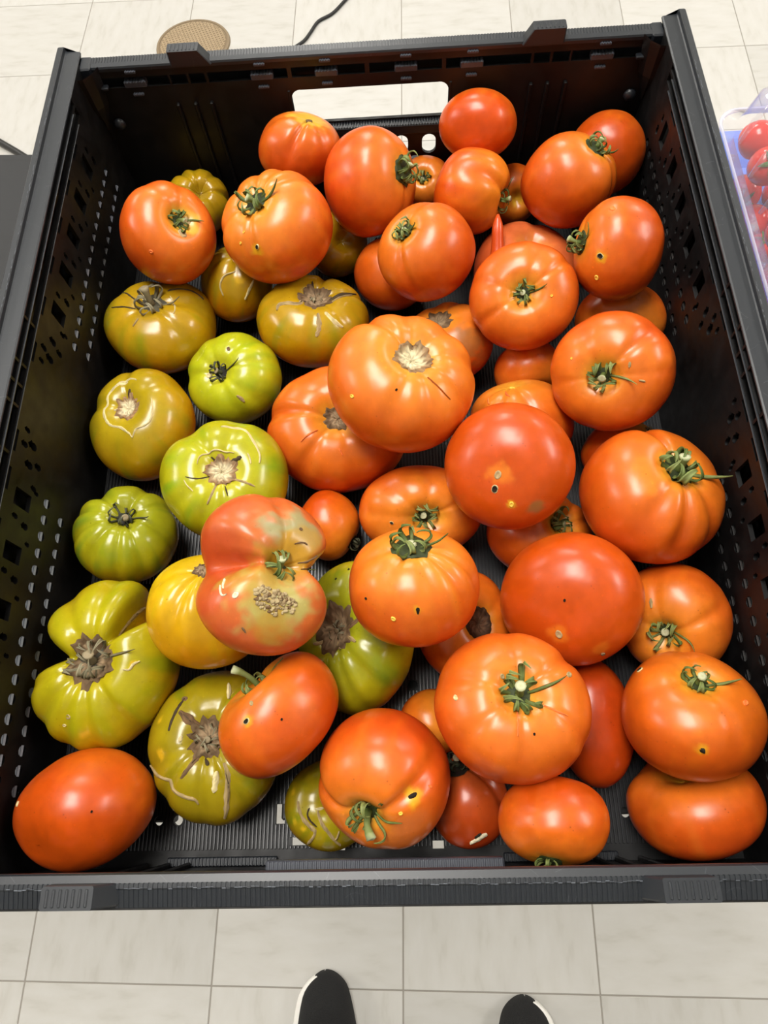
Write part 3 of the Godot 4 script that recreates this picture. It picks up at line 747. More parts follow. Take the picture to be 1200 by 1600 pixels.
	crack(f, [Vector2(24.2, 309.8), Vector2(37.4, 302.8), Vector2(49.0, 293.3), Vector2(68.2, 284.3)], 0.0031, "tan")
	crack(f, [Vector2(28.4, 306.9), Vector2(42.9, 299.6), Vector2(52.8, 290.7)], 0.0009, "dark")
	crack(f, [Vector2(77.3, 195.4), Vector2(49.5, 215.1), Vector2(46.0, 237.8), Vector2(45.3, 256.7), Vector2(52.2, 262.8)], 0.0017, "tan")
	crack(f, [Vector2(32.4, 169.5), Vector2(33.9, 149.7), Vector2(36.7, 136.1), Vector2(41.1, 127.3)], 0.0014, "dark")
	spot(f, Vector2(41.1, 127.3), 0.0017, "brown")
	crack(f, [Vector2(26.6, 292.9), Vector2(32.6, 287.0), Vector2(39.2, 282.0)], 0.0031, "pale")
	crack(f, [Vector2(34.0, 62.6), Vector2(44.7, 72.5)], 0.0020, "pale")
	crack(f, [Vector2(15.3, 269.6), Vector2(19.7, 279.0)], 0.0017, "dark")
	crack(f, [Vector2(22.5, 187.2), Vector2(20.1, 175.2)], 0.0020, "pale")
	f = tomato("olive tomato with wavy tan cracks at front centre, under the red tomato with curly stem", "olive2", Vector3(-0.0302, 0.8775, -0.0323), Basis(Vector3(0.02318, -0.00524, 0.00080), Vector3(0.00528, 0.02228, -0.00293), Vector3(-0.00008, 0.00309, 0.02219)), 0.75, 0.12, 0.276, [Vector3(-3, 0.053, 0.19), Vector3(66, 0.049, 0.2), Vector3(119, 0.032, 0.17), Vector3(180, 0.028, 0.19), Vector3(234, 0.027, 0.24), Vector3(298, 0.028, 0.22)], [], [[Vector2(53.6, 223.9), 0.073, "yellow", 0.9], [Vector2(57.9, 166.0), 0.073, "yellow", 0.7], [Vector2(58.6, 207.0), 0.087, "yellow", 0.6]], 33)
	crack(f, [Vector2(46.4, 180.3), Vector2(43.8, 202.0), Vector2(43.4, 230.6), Vector2(47.5, 241.9), Vector2(74.9, 240.9)], 0.0020, "tan")
	crack(f, [Vector2(21.9, 211.9), Vector2(29.4, 240.5), Vector2(40.1, 265.2), Vector2(61.0, 283.1)], 0.0017, "tan")
	crack(f, [Vector2(30.2, 196.5), Vector2(36.2, 210.8), Vector2(37.9, 238.3)], 0.0010, "dark")
	crack(f, [Vector2(24.7, 204.1), Vector2(13.7, 217.7)], 0.0017, "pale")
	crack(f, [Vector2(37.0, 283.1), Vector2(46.9, 277.6), Vector2(48.4, 271.7)], 0.0010, "tan")
	f = tomato("brownish red tomato with black shrivelled calyx and a white split near its base", "brownred", Vector3(0.0420, 0.8812, -0.0328), Basis(Vector3(0.01997, 0.00404, -0.00378), Vector3(-0.00522, 0.01124, -0.01746), Vector3(-0.00134, 0.01744, 0.01215)), 0.98, 0.07, 0.276, [Vector3(330, 0.108, 0.14), Vector3(250, 0.041, 0.2)], [], [], 34)
	calyx(f, "dark", 1.5, 8, 0.35, 0)
	crack(f, [Vector2(114.6, 264.4), Vector2(109.5, 278.1), Vector2(106.5, 291.3)], 0.0026, "white")
	crack(f, [Vector2(105.4, 273.5), Vector2(101.5, 283.7)], 0.0010, "hole")
	f = tomato("small red tomato at the front wall lying with its green calyx facing down", "red", Vector3(0.0772, 0.9229, -0.0253), Basis(Vector3(0.02379, 0.00538, 0.00264), Vector3(-0.00498, 0.00703, 0.01693), Vector3(0.00343, -0.01956, 0.00709)), 0.98, 0.07, 0.276, [Vector3(120, 0.041, 0.3)], [], [], 35)
	calyx(f, "green", 1.1, 5, 0.2, 0)
	f = tomato("orange-red tomato in the front right corner, stemless, carrying another tomato on top", "redorange", Vector3(0.1532, 0.8895, -0.0301), Basis(Vector3(0.02886, 0.01358, -0.00340), Vector3(-0.01073, 0.01518, -0.02279), Vector3(-0.00846, 0.02280, 0.01707)), 0.72, 0.27, 0.276, [Vector3(215, 0.054, 0.3), Vector3(150, 0.054, 0.3)], [], [], 36)
	f = tomato("smooth deep red tomato in the back right corner, stemless", "red", Vector3(0.1599, 0.9157, -0.4402), Basis(Vector3(0.02232, 0.00522, 0.01101), Vector3(0.01213, -0.00735, -0.02140), Vector3(-0.00118, 0.02417, -0.00915)), 0.9, 0.17, 0.276, [], [], [], 37)
	f = tomato("red tomato with a side crease and green calyx on its right shoulder, at back right", "red", Vector3(0.1274, 0.9276, -0.4040), Basis(Vector3(0.02488, -0.01189, 0.00828), Vector3(0.01395, 0.02441, -0.00236), Vector3(-0.00609, 0.00671, 0.02671)), 0.98, 0.07, 0.276, [Vector3(340, 0.135, 0.12), Vector3(95, 0.121, 0.14)], [], [], 38)
	calyx(f, "green", 1.1, 5, 0.3, 1)
	f = tomato("smooth pale orange tomato against the back wall covering the right end of the handle opening", "orange", Vector3(0.0718, 0.9343, -0.4510), Basis(Vector3(0.02445, 0.00293, 0.00718), Vector3(0.00797, -0.01027, -0.01950), Vector3(0.00049, 0.01940, -0.00901)), 0.92, 0.17, 0.276, [], [], [], 39)
	f = tomato("smooth orange-red tomato with green stem at its right edge, in front of the handle opening", "redorange", Vector3(-0.0017, 0.9248, -0.4145), Basis(Vector3(0.01799, -0.02306, -0.01040), Vector3(0.02387, 0.01713, 0.00898), Vector3(-0.00107, -0.01538, 0.02937)), 0.966, 0.07, 0.276, [Vector3(290, 0.068, 0.2), Vector3(90, 0.027, 0.3)], [], [], 40)
	calyx(f, "green", 1.25, 6, 0.3, 0)
	f = tomato("orange bean-shaped tomato with a pale green stem poking from its lower right", "orange2", Vector3(0.0657, 0.9201, -0.4070), Basis(Vector3(0.01183, 0.00277, -0.02525), Vector3(0.02750, 0.00009, 0.01143), Vector3(0.00127, -0.02774, -0.00384)), 0.8, 0.22, 0.276, [Vector3(265, 0.068, 0.2), Vector3(100, 0.135, 0.2)], [Vector3(2, 0.05, 110)], [], 41)
	calyx(f, "green", 1.1, 5, 0.5, 1)
	f = tomato("leftmost red tomato of the top row, with green stem and grey corky patch", "redorange", Vector3(-0.1332, 0.9281, -0.3765), Basis(Vector3(0.02344, -0.01708, -0.00831), Vector3(0.01875, 0.02351, 0.00658), Vector3(0.00264, -0.01097, 0.02925)), 0.82, 0.27, 0.276, [Vector3(80, 0.054, 0.2), Vector3(120, 0.041, 0.2)], [], [[Vector2(8.1, 330.5), 0.325, "halo", 0.8]], 42)
	calyx(f, "green", 1, 5, 0.4, 1)
	spot(f, Vector2(7.7, 5.6), 0.0046, "cork")
	spot(f, Vector2(16.5, 274.1), 0.0033, "cork")
	spot(f, Vector2(57.8, 227.8), 0.0012, "faint")
	f = tomato("ribbed orange tomato at upper left with green calyx and one tiny black hole", "orange", Vector3(-0.0619, 0.9292, -0.3760), Basis(Vector3(0.03389, 0.01207, -0.00131), Vector3(-0.01230, 0.03323, 0.00383), Vector3(0.00255, -0.00267, 0.03521)), 0.8, 0.151, 0.276, [Vector3(90, 0.068, 0.14), Vector3(60, 0.054, 0.14), Vector3(30, 0.068, 0.14), Vector3(130, 0.054, 0.14), Vector3(185, 0.054, 0.14), Vector3(255, 0.068, 0.14)], [], [[Vector2(52.0, 259.8), 0.104, "yellow", 0.6]], 43)
	calyx(f, "green", 1.15, 6, 0.3, 1)
	spot(f, Vector2(49.1, 262.4), 0.0016, "hole")
	spot(f, Vector2(33.3, 243.0), 0.0008, "yellow")
	spot(f, Vector2(44.0, 238.1), 0.0008, "yellow")
	f = tomato("red tomato with small flat green calyx at its upper left, near the back", "red", Vector3(0.0331, 0.9247, -0.3537), Basis(Vector3(0.02561, 0.01698, 0.00255), Vector3(-0.01753, 0.02500, 0.00053), Vector3(-0.00176, -0.00131, 0.03009)), 0.85, 0.134, 0.276, [Vector3(260, 0.068, 0.14), Vector3(60, 0.041, 0.2)], [], [], 44)
	calyx(f, "green", 0.95, 6, 0.15, 1)
	f = tomato("red tomato at right with stem on its left edge and an insect hole below it", "red", Vector3(0.1454, 0.9422, -0.3329), Basis(Vector3(0.00460, 0.02328, 0.01169), Vector3(-0.02420, 0.00691, -0.00033), Vector3(-0.00350, -0.01325, 0.02520)), 0.98, 0.07, 0.276, [Vector3(90, 0.041, 0.3)], [], [[Vector2(45.2, 328.1), 0.142, "yellow", 0.7]], 45)
	calyx(f, "green", 1.1, 6, 0.45, 1)
	spot(f, Vector2(45.2, 328.1), 0.0019, "hole")
	spot(f, Vector2(51.9, 296.8), 0.0015, "yellow")
	spot(f, Vector2(54.8, 36.2), 0.0019, "faint")
	f = tomato("round red-orange tomato with stem at dead centre, right of middle near the back", "redorange", Vector3(0.0907, 0.9247, -0.3156), Basis(Vector3(0.03233, 0.00328, 0.00457), Vector3(-0.00511, 0.02717, 0.01666), Vector3(-0.00211, -0.01675, 0.02692)), 0.72, 0.25, 0.276, [Vector3(75, 0.041, 0.15), Vector3(40, 0.054, 0.1), Vector3(215, 0.054, 0.12), Vector3(165, 0.041, 0.14), Vector3(300, 0.027, 0.2)], [], [], 46)
	calyx(f, "green", 0.9, 6, 0.15, 1)
	spot(f, Vector2(28.3, 353.3), 0.0008, "yellow")
	f = tomato("large red tomato with dark green calyx and one tall sepal, at right wall mid-crate", "redorange", Vector3(0.1334, 0.9312, -0.2554), Basis(Vector3(0.02981, 0.01250, 0.01051), Vector3(-0.01629, 0.02322, 0.01808), Vector3(-0.00050, -0.02070, 0.02602)), 0.72, 0.25, 0.276, [Vector3(5, 0.027, 0.1), Vector3(48, 0.081, 0.14), Vector3(120, 0.041, 0.2), Vector3(190, 0.041, 0.12), Vector3(255, 0.027, 0.15)], [], [], 47)
	calyx(f, "green", 1.1, 7, 0.25, 1)
	crack(f, [Vector2(27.4, 29.6), Vector2(25.1, 19.6)], 0.0014, "tan")
	crack(f, [Vector2(32.9, 354.7), Vector2(38.8, 353.5)], 0.0011, "tan")
	spot(f, Vector2(32.9, 151.0), 0.0007, "yellow")
	f = tomato("biggest ribbed orange tomato at the centre of the crate with pale corky stem scar", "orange", Vector3(0.0152, 0.9410, -0.2482), Basis(Vector3(0.03966, -0.01064, 0.00184), Vector3(0.01092, 0.03876, -0.00206), Vector3(-0.00118, 0.00308, 0.03994)), 0.72, 0.27, 0.276, [Vector3(130, 0.121, 0.13), Vector3(95, 0.054, 0.16), Vector3(50, 0.054, 0.16), Vector3(10, 0.054, 0.14), Vector3(330, 0.054, 0.14), Vector3(255, 0.068, 0.16), Vector3(290, 0.054, 0.14)], [Vector3(3, 0.015, 40)], [], 48)
	stem_scar(f, 0.0085, "pale")
	crack(f, [Vector2(22.6, 296.7), Vector2(32.6, 304.2), Vector2(45.3, 311.4)], 0.0009, "brownline")
	spot(f, Vector2(37.2, 249.2), 0.0007, "hole")
	spot(f, Vector2(64.4, 218.3), 0.0011, "yellow")
	f = tomato("large ribbed red tomato at the right wall with yellow blotches and green calyx", "red", Vector3(0.1469, 0.9214, -0.1833), Basis(Vector3(0.03510, -0.00853, 0.01074), Vector3(0.01048, 0.03572, -0.00612), Vector3(-0.00879, 0.00865, 0.03569)), 0.76, 0.145, 0.276, [Vector3(115, 0.162, 0.12), Vector3(285, 0.108, 0.14), Vector3(250, 0.068, 0.2), Vector3(320, 0.068, 0.14), Vector3(20, 0.041, 0.2)], [], [[Vector2(33.8, 210.4), 0.164, "orangeblotch", 0.7], [Vector2(35.0, 227.7), 0.128, "orangeblotch", 0.8], [Vector2(32.7, 190.2), 0.128, "orangeblotch", 0.5]], 49)
	calyx(f, "green", 1.25, 7, 0.35, 1)
	f = tomato("round red tomato showing its blossom end with a small scar, puncture and brown spot", "red", Vector3(0.0708, 0.9331, -0.1982), Basis(Vector3(0.03323, 0.00703, 0.00506), Vector3(0.00861, -0.02861, -0.01642), Vector3(0.00084, 0.01707, -0.02921)), 0.82, 0.27, 0.276, [], [], [[Vector2(174.8, 140.9), 0.171, "orangeblotch", 0.75], [Vector2(137.1, 50.4), 0.110, "rotbrown", 0.95], [Vector2(150.4, 76.0), 0.060, "yellow", 0.9]], 50)
	spot(f, Vector2(174.8, 140.9), 0.0021, "cork")
	spot(f, Vector2(163.3, 113.3), 0.0021, "hole")
	spot(f, Vector2(150.4, 76.0), 0.0014, "yellow")
	f = tomato("orange tomato with open hollow green calyx and one slit, right of the rotting tomato", "orange", Vector3(0.0176, 0.9440, -0.1307), Basis(Vector3(0.03177, 0.00066, 0.00046), Vector3(-0.00044, 0.02576, -0.01510), Vector3(-0.00066, 0.01617, 0.02519)), 0.88, 0.07, 0.276, [Vector3(320, 0.068, 0.13), Vector3(345, 0.041, 0.1), Vector3(290, 0.041, 0.16), Vector3(190, 0.041, 0.2), Vector3(240, 0.027, 0.2)], [], [[Vector2(65.4, 274.4), 0.082, "yellow", 0.7]], 51)
	calyx(f, "green", 1.25, 6, 0.1, 1)
	crack(f, [Vector2(62.2, 274.7), Vector2(68.7, 274.3)], 0.0016, "hole")
	spot(f, Vector2(75.9, 253.6), 0.0012, "yellow")
	spot(f, Vector2(65.1, 224.3), 0.0006, "hole")
	f = tomato("large smooth red tomato showing a small tan blossom scar, above the tomato with stout stem", "red", Vector3(0.0993, 0.9142, -0.1297), Basis(Vector3(0.03443, 0.01082, 0.00445), Vector3(0.01173, -0.02812, -0.01808), Vector3(-0.00106, 0.01881, -0.02911)), 0.8, 0.27, 0.276, [], [], [[Vector2(138.4, 48.7), 0.094, "orangeblotch", 0.5], [Vector2(163.6, 106.5), 0.132, "orangeblotch", 0.6]], 52)
	spot(f, Vector2(163.6, 106.5), 0.0020, "cork")
	spot(f, Vector2(166.8, 271.0), 0.0007, "hole")
	spot(f, Vector2(131.5, 53.2), 0.0010, "brown")
	f = tomato("large red tomato at front right with upright green stem, resting on another tomato", "red", Vector3(0.1488, 0.9177, -0.0703), Basis(Vector3(0.03091, 0.00529, 0.00650), Vector3(-0.00037, 0.02567, -0.01918), Vector3(-0.00837, 0.01843, 0.02485)), 0.78, 0.186, 0.276, [Vector3(100, 0.041, 0.16), Vector3(300, 0.034, 0.16), Vector3(200, 0.027, 0.2)], [Vector3(3, 0.02, 100)], [[Vector2(67.3, 271.6), 0.077, "yellow", 0.5], [Vector2(52.3, 161.6), 0.067, "yellow", 0.6]], 53)
	calyx(f, "green", 1.05, 5, 0.4, 1)
	spot(f, Vector2(52.3, 161.6), 0.0015, "hole")
	crack(f, [Vector2(65.8, 269.4), Vector2(69.1, 273.3)], 0.0018, "hole")
	spot(f, Vector2(37.1, 337.4), 0.0015, "faint")
	f = tomato("largest front tomato, orange-red with thick cut stem and a pale scratch line", "redorange", Vector3(0.0615, 0.9332, -0.0747), Basis(Vector3(0.03602, -0.00152, 0.00236), Vector3(0.00217, 0.03470, -0.00583), Vector3(-0.00204, 0.00625, 0.03386)), 0.74, 0.24, 0.276, [Vector3(95, 0.041, 0.12), Vector3(40, 0.068, 0.12), Vector3(330, 0.041, 0.1), Vector3(270, 0.041, 0.1), Vector3(220, 0.041, 0.12), Vector3(165, 0.054, 0.16)], [Vector3(2, 0.02, 130)], [], 54)
	calyx(f, "green", 1.15, 7, 0.45, 1)
	crack(f, [Vector2(18.8, 328.6), Vector2(27.3, 331.5), Vector2(36.6, 334.5)], 0.0009, "faint")
	crack(f, [Vector2(14.6, 258.7), Vector2(23.6, 261.8), Vector2(32.8, 263.7)], 0.0007, "faint")
	spot(f, Vector2(16.2, 137.8), 0.0012, "tan")
	spot(f, Vector2(48.3, 185.7), 0.0012, "pale")
	spot(f, Vector2(41.2, 23.8), 0.0015, "tan")
	spot(f, Vector2(31.1, 284.2), 0.0006, "hole")
	f = tomato("red tomato at front centre with long curly dried sepals and a yellow-rimmed slit", "redorange", Vector3(0.0001, 0.9152, -0.0448), Basis(Vector3(0.03025, 0.00597, 0.00835), Vector3(-0.01000, 0.02147, 0.02192), Vector3(-0.00151, -0.02320, 0.02242)), 0.85, 0.264, 0.276, [Vector3(40, 0.135, 0.16), Vector3(175, 0.135, 0.16), Vector3(290, 0.027, 0.2)], [], [[Vector2(50.3, 33.5), 0.124, "yellow", 0.75]], 55)
	calyx(f, "green", 1.2, 6, 0.6, 2)
	crack(f, [Vector2(46.6, 34.7), Vector2(50.3, 33.5), Vector2(54.1, 32.9)], 0.0018, "hole")
	crack(f, [Vector2(66.6, 30.0), Vector2(67.2, 27.4)], 0.0012, "faint")
	spot(f, Vector2(33.0, 25.2), 0.0009, "yellow")
	f = tomato("rotting double-lobed tomato, red with grey-green mouldy patches and scabs", "rot", Vector3(-0.0529, 0.9577, -0.1361), Basis(Vector3(0.03182, -0.02395, -0.00205), Vector3(0.02519, 0.02731, 0.00115), Vector3(0.00104, -0.00016, 0.03272)), 0.62, 0.248, 0.276, [Vector3(176, 0.6, 0.4), Vector3(358, 0.44, 0.42), Vector3(150, 0.068, 0.12), Vector3(165, 0.054, 0.08), Vector3(92, 0.081, 0.1), Vector3(20, 0.068, 0.1)], [Vector3(2, 0.2, 92)], [[Vector2(28.6, 78.9), 0.392, "rotgrey", 0.97], [Vector2(25.0, 55.7), 0.250, "rotolive", 0.6], [Vector2(29.5, 256.0), 0.483, "rotgreen", 0.95], [Vector2(28.5, 215.5), 0.375, "rotolive", 0.55], [Vector2(5.9, 62.6), 0.317, "rotolive", 0.9], [Vector2(51.0, 261.0), 0.250, "rotolive", 0.6]], 56)
	calyx(f, "green", 0.95, 7, 0.35, 2)
	scab(f, Vector2(30.9, 253.8), 0.0091)
	spot(f, Vector2(30.0, 72.0), 0.0009, "brown")
	crack(f, [Vector2(17.6, 71.7), Vector2(22.1, 57.6), Vector2(22.5, 50.0)], 0.0008, "brown")
	crack(f, [Vector2(14.5, 16.2), Vector2(23.7, 14.7), Vector2(34.2, 24.3)], 0.0009, "brown")
	crack(f, [Vector2(18.7, 350.9), Vector2(51.5, 7.7)], 0.0008, "dark")
	crack(f, [Vector2(59.1, 244.4), Vector2(60.8, 248.7)], 0.0009, "brown")
	crack(f, [Vector2(63.0, 206.6), Vector2(59.3, 215.5), Vector2(54.0, 216.4)], 0.0008, "white")
	spot(f, Vector2(47.3, 220.9), 0.0015, "white")
	crack(f, [Vector2(62.3, 201.0), Vector2(58.1, 210.6)], 0.0008, "white")
	f = tomato("red bean-shaped tomato with upright green stem, lying on the split olive tomato", "red", Vector3(-0.0488, 0.9281, -0.0745), Basis(Vector3(0.02237, 0.00217, -0.01797), Vector3(-0.01612, 0.01104, -0.02153), Vector3(0.00523, 0.02662, 0.01022)), 0.8, 0.32, 0.3864, [Vector3(100, 0.2, 0.4)], [Vector3(2, 0.1, 20)], [[Vector2(60.6, 248.3), 0.096, "yellow", 0.6]], 57)
	calyx(f, "green", 1.15, 3, 0.9, 1)
	spot(f, Vector2(60.6, 248.3), 0.0015, "hole")
	spot(f, Vector2(48.7, 260.5), 0.0012, "tan")
	spot(f, Vector2(83.7, 277.5), 0.0006, "hole")

# ------------------------------------------------------------------ crate

const RX := 0.2                  # half width of the crate, outside
const RZ := -0.4878              # its back edge
const PX := 0.186                # inner face of the side walls
const FZ := -0.476               # inner face of the back wall
const NZ := -0.002               # inner face of the front wall

func cutter(parent: Node, at: Vector3, size: Vector3) -> void:
	var c := CSGBox3D.new()
	c.name = "cut"
	c.operation = CSGShape3D.OPERATION_SUBTRACTION
	c.size = size
	c.material = M.plastic
	parent.add_child(c, true)
	c.position = at

func round_cutter(parent: Node, at: Vector3, r: float, long: float, axis: int, sides := 14, stretch := Vector3.ONE) -> void:
	var c := CSGCylinder3D.new()
	c.name = "cut"
	c.operation = CSGShape3D.OPERATION_SUBTRACTION
	c.radius = r
	c.height = long
	c.sides = sides
	c.material = M.plastic
	parent.add_child(c, true)
	c.position = at
	if axis == 0: c.rotation.z = PI / 2
	if axis == 2: c.rotation.x = PI / 2
	c.scale = stretch

func slab(called: String, parent: Node, at: Vector3, size: Vector3, mat: Material) -> CSGBox3D:
	var c := CSGBox3D.new()
	c.name = called
	c.size = size
	c.material = mat
	parent.add_child(c, true)
	c.position = at
	return c

func crate() -> void:
	var o := thing("produce_crate", Vector3(0, BED - 0.0105, RZ / 2), "large open black plastic produce crate with perforated side walls, full of tomatoes", "crate")
	var off := Vector3(0, -(BED - 0.0105), -RZ / 2)      # from the crate's frame to its root
	var top := RIM + off.y
	var bed := BED + off.y
	var mid := -RZ / 2
	# bottom panel with its round and slotted holes, then the fine ribs that run from front to back
	var holes := [[-0.128, -0.025, 0.0026], [-0.117, -0.025, 0.0026], [0.128, -0.025, 0.0026], [0.0153, -0.095, 0.003], [-0.098, -0.025, 0.0022], [0.098, -0.463, 0.0026], [-0.128, -0.463, 0.0026], [-0.117, -0.463, 0.0026]]
	var slots := [[-0.060, -0.0273, 0.005, 0.010], [0.060, -0.0273, 0.005, 0.010], [-0.0478, -0.0135, 0.011, 0.004], [0.0478, -0.0135, 0.011, 0.004], [0.0262, -0.0108, 0.006, 0.004], [-0.0262, -0.0108, 0.004, 0.004]]
	for ix in 7:
		for iz in 8:
			slots.append([(ix - 3) * 0.05, -0.110 - iz * 0.045, 0.005, 0.012])
	var floor_ := slab("bottom_panel", o, Vector3(0, bed - 0.00175, 0), Vector3(0.376, 0.0025, 0.4858), M.plastic)
	for h in holes: round_cutter(floor_, Vector3(h[0], 0, h[1] + mid), h[2], 0.02, 1)
	for s in slots: cutter(floor_, Vector3(s[0], 0, s[1] + mid), Vector3(s[2], 0.02, s[3]))
	var st := SurfaceTool.new()
	st.begin(Mesh.PRIMITIVE_TRIANGLES)
	var x := -0.184
	while x < 0.1845:
		# a rib is left out where it would bridge a hole
		var cuts: Array = []
		for h in holes:
			if absf(x - h[0]) < h[2] + 0.0007: cuts.append([h[1] - h[2], h[1] + h[2]])
		for s in slots:
			if absf(x - s[0]) < s[2] / 2 + 0.0007: cuts.append([s[1] - s[3] / 2, s[1] + s[3] / 2])
		cuts.sort_custom(func(a, b): return a[0] < b[0])
		var z := -0.477
		for c in cuts + [[-0.010, -0.010]]:
			if c[0] - z > 0.001: add_chamfered(st, Vector3(x, bed - 0.0001, (z + c[0]) / 2 + mid), Vector3(0.0011, 0.0009, c[0] - z), 0.0002)
			z = c[1]
		x += 0.0021
	st.generate_normals()
	var ribs := part("floor_ribs", st.commit(), M.plastic_mid, o)
	ribs.set_meta("kind", "stuff")
	for s in [-1, 1]:
		for k in 2: part("runner", chamfered(Vector3(0.02, 0.0075, 0.44), 0.001), M.plastic, o, Vector3(0.13 * s if k == 0 else 0.05 * s, bed - 0.0068, 0))
	# end walls: handle opening, a row of long windows under the rim, small slots under the handle
	var win := [[-0.177, -0.1318], [-0.1306, -0.1196], [-0.118, -0.1075], [-0.1058, -0.0532], [-0.0505, -0.0022], [0.0008, 0.0482], [0.0508, 0.1058], [0.1075, 0.118], [0.1196, 0.1306], [0.1318, 0.177]]
	for e in [-1, 1]:
		var z_in: float = (FZ if e < 0 else NZ) + mid
		var out: float = e
		var wall := slab("end_wall", o, Vector3(0, (top - 0.009 + bed - 0.003) / 2, z_in + out * 0.0012), Vector3(0.378, 0.114, 0.0024), M.plastic)
		var wy := (top - 0.009 + bed - 0.003) / 2
		for w in win: cutter(wall, Vector3((w[0] + w[1]) / 2, top - 0.0180 - wy, 0), Vector3(w[1] - w[0], 0.0068, 0.02))
		cutter(wall, Vector3(0, top - 0.0424 - wy, 0), Vector3(0.095, 0.0244, 0.02))
		cutter(wall, Vector3(0, top - 0.0455 - wy, 0), Vector3(0.1064, 0.0182, 0.02))
		for s in [-1, 1]: round_cutter(wall, Vector3(0.0469 * s, top - 0.0364 - wy, 0), 0.0063, 0.02, 2, 24)
		for i in 5:
			for j in 2:
				var sx := (i - 2) * 0.0202 + (0.0 if j == 0 else 0.0101)
				if sx > 0.045: continue
				cutter(wall, Vector3(sx, top - 0.0770 - 0.0172 * j - wy, 0), Vector3(0.0100, 0.0060, 0.02))
				for s in [-1, 1]: round_cutter(wall, Vector3(sx, top - 0.0770 - 0.0172 * j + 0.0030 * s - wy, 0), 0.0050, 0.02, 2, 18)
		# outer flange behind the windows
		part("flange", chamfered(Vector3(0.385, 0.019, 0.0010), 0.0003), M.plastic, o, Vector3(0, top - 0.0205, z_in + out * (0.0090 if e < 0 else 0.0032)))
		# ledge under the handle opening, with its ribs
		var led := SurfaceTool.new()
		led.begin(Mesh.PRIMITIVE_TRIANGLES)
		var lz0 := z_in - out * (0.0032 if e > 0 else 0.0008)
		add_chamfered(led, Vector3(0, top - 0.0600, lz0), Vector3(0.108, 0.0072, 0.0102), 0.0006)
		for k in 55: add_chamfered(led, Vector3(-0.0525 + k * 0.00195, top - 0.0563, lz0), Vector3(0.0011, 0.0010, 0.0100), 0.0003)
		led.generate_normals()
		part("handle_ledge", led.commit(), M.plastic_toplit if e > 0 else M.plastic_worn, o)
		# low ribbed sills where the wall meets the bottom
		for sx in [-0.0905, 0.0905]:
			var sill := SurfaceTool.new()
			sill.begin(Mesh.PRIMITIVE_TRIANGLES)
			add_chamfered(sill, Vector3(sx, bed + 0.0008, z_in - out * 0.0024), Vector3(0.060, 0.0030, 0.0046), 0.0006)
			for k in 30: add_chamfered(sill, Vector3(sx - 0.0282 + k * 0.00195, bed + 0.0025, z_in - out * 0.0024), Vector3(0.0011, 0.0009, 0.0044), 0.0003)
			sill.generate_normals()
			part("sill", sill.commit(), M.plastic_worn, o)
		# frame round the opening, vertical stiffening ribs, catches in the windows
		for s in [-1, 1]:
			part("handle_frame", chamfered(Vector3(0.0022, 0.0245, 0.0044), 0.0005), M.plastic, o, Vector3(0.0543 * s, top - 0.0424, z_in + out * 0.0016))
			for r in [0.108, 0.119, 0.131]:
				part("stiffener", chamfered(Vector3(0.0022, 0.083, 0.0030), 0.0006), M.plastic, o, Vector3(r * s, top - 0.0755, z_in - out * 0.0010))
			part("corner_block", chamfered(Vector3(0.0075, 0.007, 0.0125), 0.0009), M.plastic_worn, o, Vector3(0.1835 * s, top - 0.0095, z_in + out * 0.0037))
		for cx in [-0.1550, -0.0703, -0.0277, 0.0247, 0.0677, 0.1517]:
			var tb := SurfaceTool.new()
			tb.begin(Mesh.PRIMITIVE_TRIANGLES)
			add_chamfered(tb, Vector3(cx, top - 0.0197, z_in + out * 0.0020), Vector3(0.0150, 0.0044, 0.0052), 0.0007)
			for k in 7: add_chamfered(tb, Vector3(cx - 0.0060 + k * 0.0020, top - 0.0175, z_in + out * 0.0012), Vector3(0.0010, 0.0010, 0.0050), 0.0003)
			tb.generate_normals()
			part("catch", tb.commit(), M.plastic_toplit, o)  # paler tone stands for light falling on the ribs from above
			for sy in [-0.0108, -0.0262]:
				var nb := SurfaceTool.new()
				nb.begin(Mesh.PRIMITIVE_TRIANGLES)
				add_chamfered(nb, Vector3(cx, top + sy, z_in - out * 0.0004), Vector3(0.0072, 0.0017, 0.0024), 0.0004)
				for k in 4: add_chamfered(nb, Vector3(cx - 0.0026 + k * 0.0017, top + sy + 0.0008, z_in - out * 0.0006), Vector3(0.0008, 0.0007, 0.0022), 0.0002)
				nb.generate_normals()
				part("tooth", nb.commit(), M.plastic_toplit, o)
		if e < 0: end_lip(o, top, z_in + 0.0005, z_in - 0.0100, 0.40, 0.93)
		else: end_lip(o, top, z_in - 0.0096, z_in + 0.0026, 0.30, 0.44)
		if e > 0: scuff_line(o, Vector3(-0.178, top - 0.0066, z_in - 0.0043), Vector3(0.178, top - 0.0066, z_in - 0.0043))
		# four raised stacking lugs with a sloped flank
		for lx in [[-0.1270, -0.1070, -0.1005], [0.1250, 0.1046, 0.0985]]:
			var lug := SurfaceTool.new()
			lug.begin(Mesh.PRIMITIVE_TRIANGLES)
			var prof := [Vector2(lx[0], 0.0), Vector2(lx[0], 0.0094), Vector2(lx[1], 0.0094), Vector2(lx[2], 0.0)]
			var lz := z_in - 0.0022 if e < 0 else z_in - 0.0022
			var zz := [lz - out * 0.0034, lz + out * 0.0034]
			var ins := 0.0007
			var faces: Array = []
			for side in 2:
				var ring := PackedVector3Array()
				var ring2 := PackedVector3Array()
				var cxm: float = (lx[0] + lx[2]) / 2.0
				for q in prof:
					ring.append(Vector3(q.x, top - 0.0082 + q.y, zz[side]))
					ring2.append(Vector3(lerpf(q.x, cxm, 0.06), top - 0.0082 + q.y - (ins if q.y > 0 else 0.0) * 0.0, zz[side] + (ins if side == 1 else -ins) * out))
				faces.append(ring2 if side == 0 else ring)
				faces.append(ring if side == 0 else ring2)
